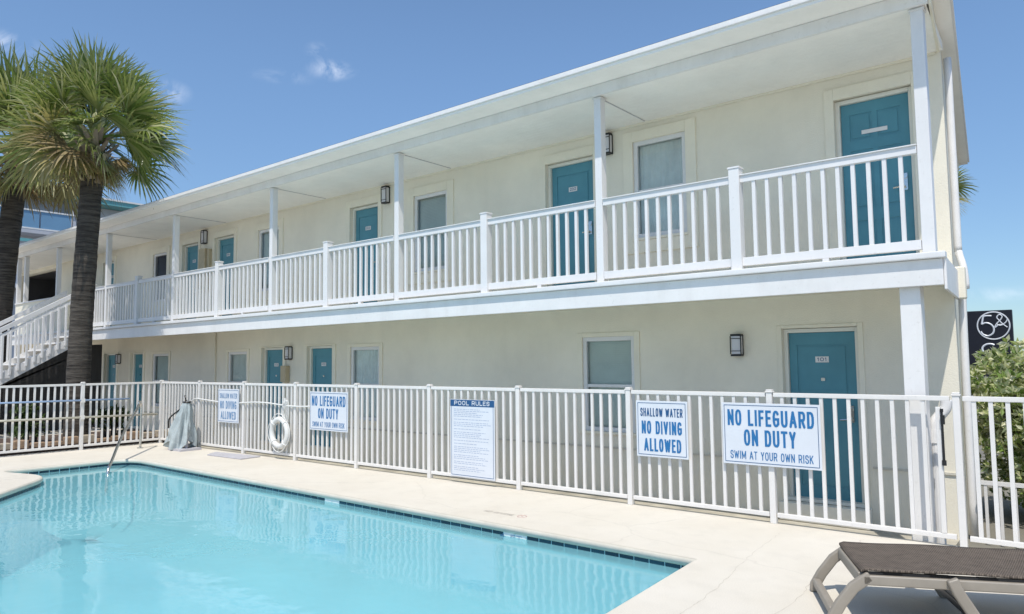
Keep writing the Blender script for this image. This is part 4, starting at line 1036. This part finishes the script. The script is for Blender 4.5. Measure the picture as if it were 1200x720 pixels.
def shrub(name, c, rx, ry, rz, count, ln, label, cat, mat, seed, blobs=7, rosette=7, group=None):
    rnd = random.Random(seed); c = Vector(c); t = thing(name, label, cat, (c.x, c.y, 0), group)
    lobes = []
    for k in range(blobs):
        a = rnd.uniform(0, 6.28); q = Vector((math.cos(a) * rx * rnd.uniform(.1, .55), math.sin(a) * ry * rnd.uniform(.1, .55), rz * rnd.uniform(-.5, .55)))
        lobes.append((c + q, rnd.uniform(.40, .58)))
    bm = B()
    for k in range(count):
        lc, f_ = lobes[k % blobs]
        d = Vector((rnd.gauss(0, 1), rnd.gauss(0, 1), rnd.gauss(0, 1) + .25)).normalized(); rr = rnd.uniform(.62, 1.08) if rnd.random() < .8 else rnd.uniform(.2, .6)
        p = lc + Vector((d.x * rx * f_, d.y * ry * f_, d.z * rz * f_)) * rr
        if p.z < -.2: continue
        dd = (d + Vector((0, 0, .55))).normalized()
        for j in range(rosette):
            q = (dd * .55 + Vector((rnd.gauss(0, 1), rnd.gauss(0, 1), rnd.gauss(0, 1))).normalized() * .85).normalized()
            leaf(bm, p, q, ln * rnd.uniform(.7, 1.2), ln * .24, rnd)
    obj('foliage', bm, mat, t)
    bm = B()
    for k in range(9):
        a = k * 2.4; e_ = c + Vector((math.cos(a) * rx * .55, math.sin(a) * ry * .55, rz * rnd.uniform(-.2, .5)))
        b0 = Vector((c.x + math.cos(a) * .08, c.y + math.sin(a) * .08, 0)); mid = b0.lerp(e_, .5) + Vector((0, 0, .12))
        tube(bm, smooth_path([b0, mid, e_], 4), [.022 - .0017 * i for i in range(9)], 6)
    obj('stems', bm, TRUNK, t); return t
shrub('small_shrub', (-12.0, -.62, .42), .38, .4, .36, 130, .10, 'low dark shrub in the planter bed right of the palm trunk', 'shrub', DGREEN, 41)
shrub('small_shrub', (-12.0, -2.15, .50), .42, .45, .42, 150, .10, 'leafy shrub in the planter bed just left of the palm trunk', 'shrub', DGREEN, 42)
shrub('small_shrub', (-12.3, -3.25, .42), .45, .5, .36, 150, .11, 'shrub in the planter bed at the left picture edge', 'shrub', DGREEN, 43)

# ------------------------------------------------------------------ right background
shrub('flowering_shrub', (5.08, 2.95, .70), 1.3, 1.2, 1.06, 5200, .095, 'tall pale leaved shrub growing behind the fence right of the motel', 'shrub', BUSHL, 51, 16, 8)
gf = thing('garden_fence', 'low white picket fence in front of the pale shrub, behind the pool fence', 'fence', (4.9, 1.35, 0))
bm = B(); box(bm, 4.08, 7.2, 1.32, 1.36, .345, .385); obj('top_rail', bm, FENCEW, gf)
bm = B(); x = 4.12
while x < 7.2: box(bm, x - .014, x + .014, 1.327, 1.353, -.25, .345); x += .125
obj('pickets', bm, FENCEW, gf)
bs = thing('black_signboard', 'black roadside signboard with white circular emblem behind the shrub', 'sign', (2.85, 14.5, 0))
bm = B(); box(bm, 2.20, 3.37, 14.45, 14.60, 1.15, 2.83); obj('sign_panel', bm, BACKSIGN, bs, bevel=.01)
bm = B()
for x in (2.3, 3.25): box(bm, x - .05, x + .05, 14.48, 14.57, -.26, 1.15)
obj('leg', bm, BLACK, bs)
yy = 14.445; cx, cz, rr = 2.965, 2.44, .345
bm = B(); tube(bm, [(cx + rr * math.cos(a), yy, cz + rr * math.sin(a)) for a in [k * 2 * math.pi / 40 for k in range(40)]], .017, 6, closed=True)
def stroke(pts, r_=.022): tube(bm, smooth_path([(cx + p[0] * rr, yy, cz + p[1] * rr) for p in pts], 6), r_, 6)
stroke([(-.08, .72), (-.35, .74), (-.62, .70)]); stroke([(-.60, .70), (-.66, .42), (-.72, .12)])
stroke([(-.72, .12), (-.45, .22), (-.15, .10), (.02, -.2), (-.05, -.55), (-.35, -.74), (-.66, -.62), (-.80, -.40)])
stroke([(.85, -.15), (.60, .08), (.38, .36), (.24, .60), (.40, .80), (.56, .66), (.46, .42), (.22, .15), (.08, -.1)], .015)
stroke([(.20, .12), (.45, .0), (.75, .20), (.88, .42)], .015); stroke([(.10, -.15), (.35, .05), (.62, .05)], .015)
tube(bm, [(2.86 + .16 * math.cos(a), yy, 1.85 + .13 * math.sin(a)) for a in [R(50 + k * 14) for k in range(19)]], .025, 6)
obj('emblem', bm, SIGNW, bs)
shrub('round_tree', (5.7, 30, 2.9), 1.7, 1.7, 1.3, 260, .3, 'distant green tree at the right picture edge behind the black sign', 'tree', DGREEN, 61)

# ------------------------------------------------------------------ pale building far left behind the palms
hb = thing('condo_building', 'pale grey building with blue glass balconies and teal roof edge behind the palms', 'building', (-46, 3, 0))
XB = -40
bm = B(); box(bm, -54, XB - 1.2, -14, 12.2, -.27, 11.1); obj('wall', bm, BGREY, hb)
bm = B(); box(bm, -54.3, XB, -14.3, 12.5, 11.12, 11.40); obj('roof_edge', bm, TROOF, hb)
bm = B(); box(bm, -54.32, XB + .05, -14.32, 12.55, 11.40, 11.50); obj('roof_cap', bm, WHITE, hb)
bm = B()
for z in (8.95, 5.9): box(bm, XB - 1.3, XB, -14, 8.6, z, z + .22)
obj('balcony_slab', bm, BGREY, hb)
bm = B(); box(bm, XB - .02, XB + .03, -14, 8.6, 8.45, 8.62); obj('slab_trim', bm, TROOF, hb)
bm = B(); y = -14
while y < 8.3:
    box(bm, XB - .04, XB - .02, y + .03, min(y + 1.55, 8.55), 9.25, 10.18); y += 1.6
obj('balcony_glass', bm, BLUEGL, hb)
bm = B(); box(bm, XB - .06, XB + .02, -14, 8.6, 10.181, 10.26); box(bm, XB - .05, XB + .01, -14, 8.6, 9.171, 9.249); obj('balcony_rail', bm, WHITE, hb)
for y in (-12, -8, -4, 0, 4):
    bm = B(); box(bm, XB - 1.22, XB - 1.19, y, y + 2.2, 9.2, 11.0); obj('window', bm, BLUEGL, hb)
bm = B(); box(bm, XB - 1.15, XB - .05, 8.45, 8.6, 9.17, 11.1); obj('end_wall', bm, BGREY, hb)
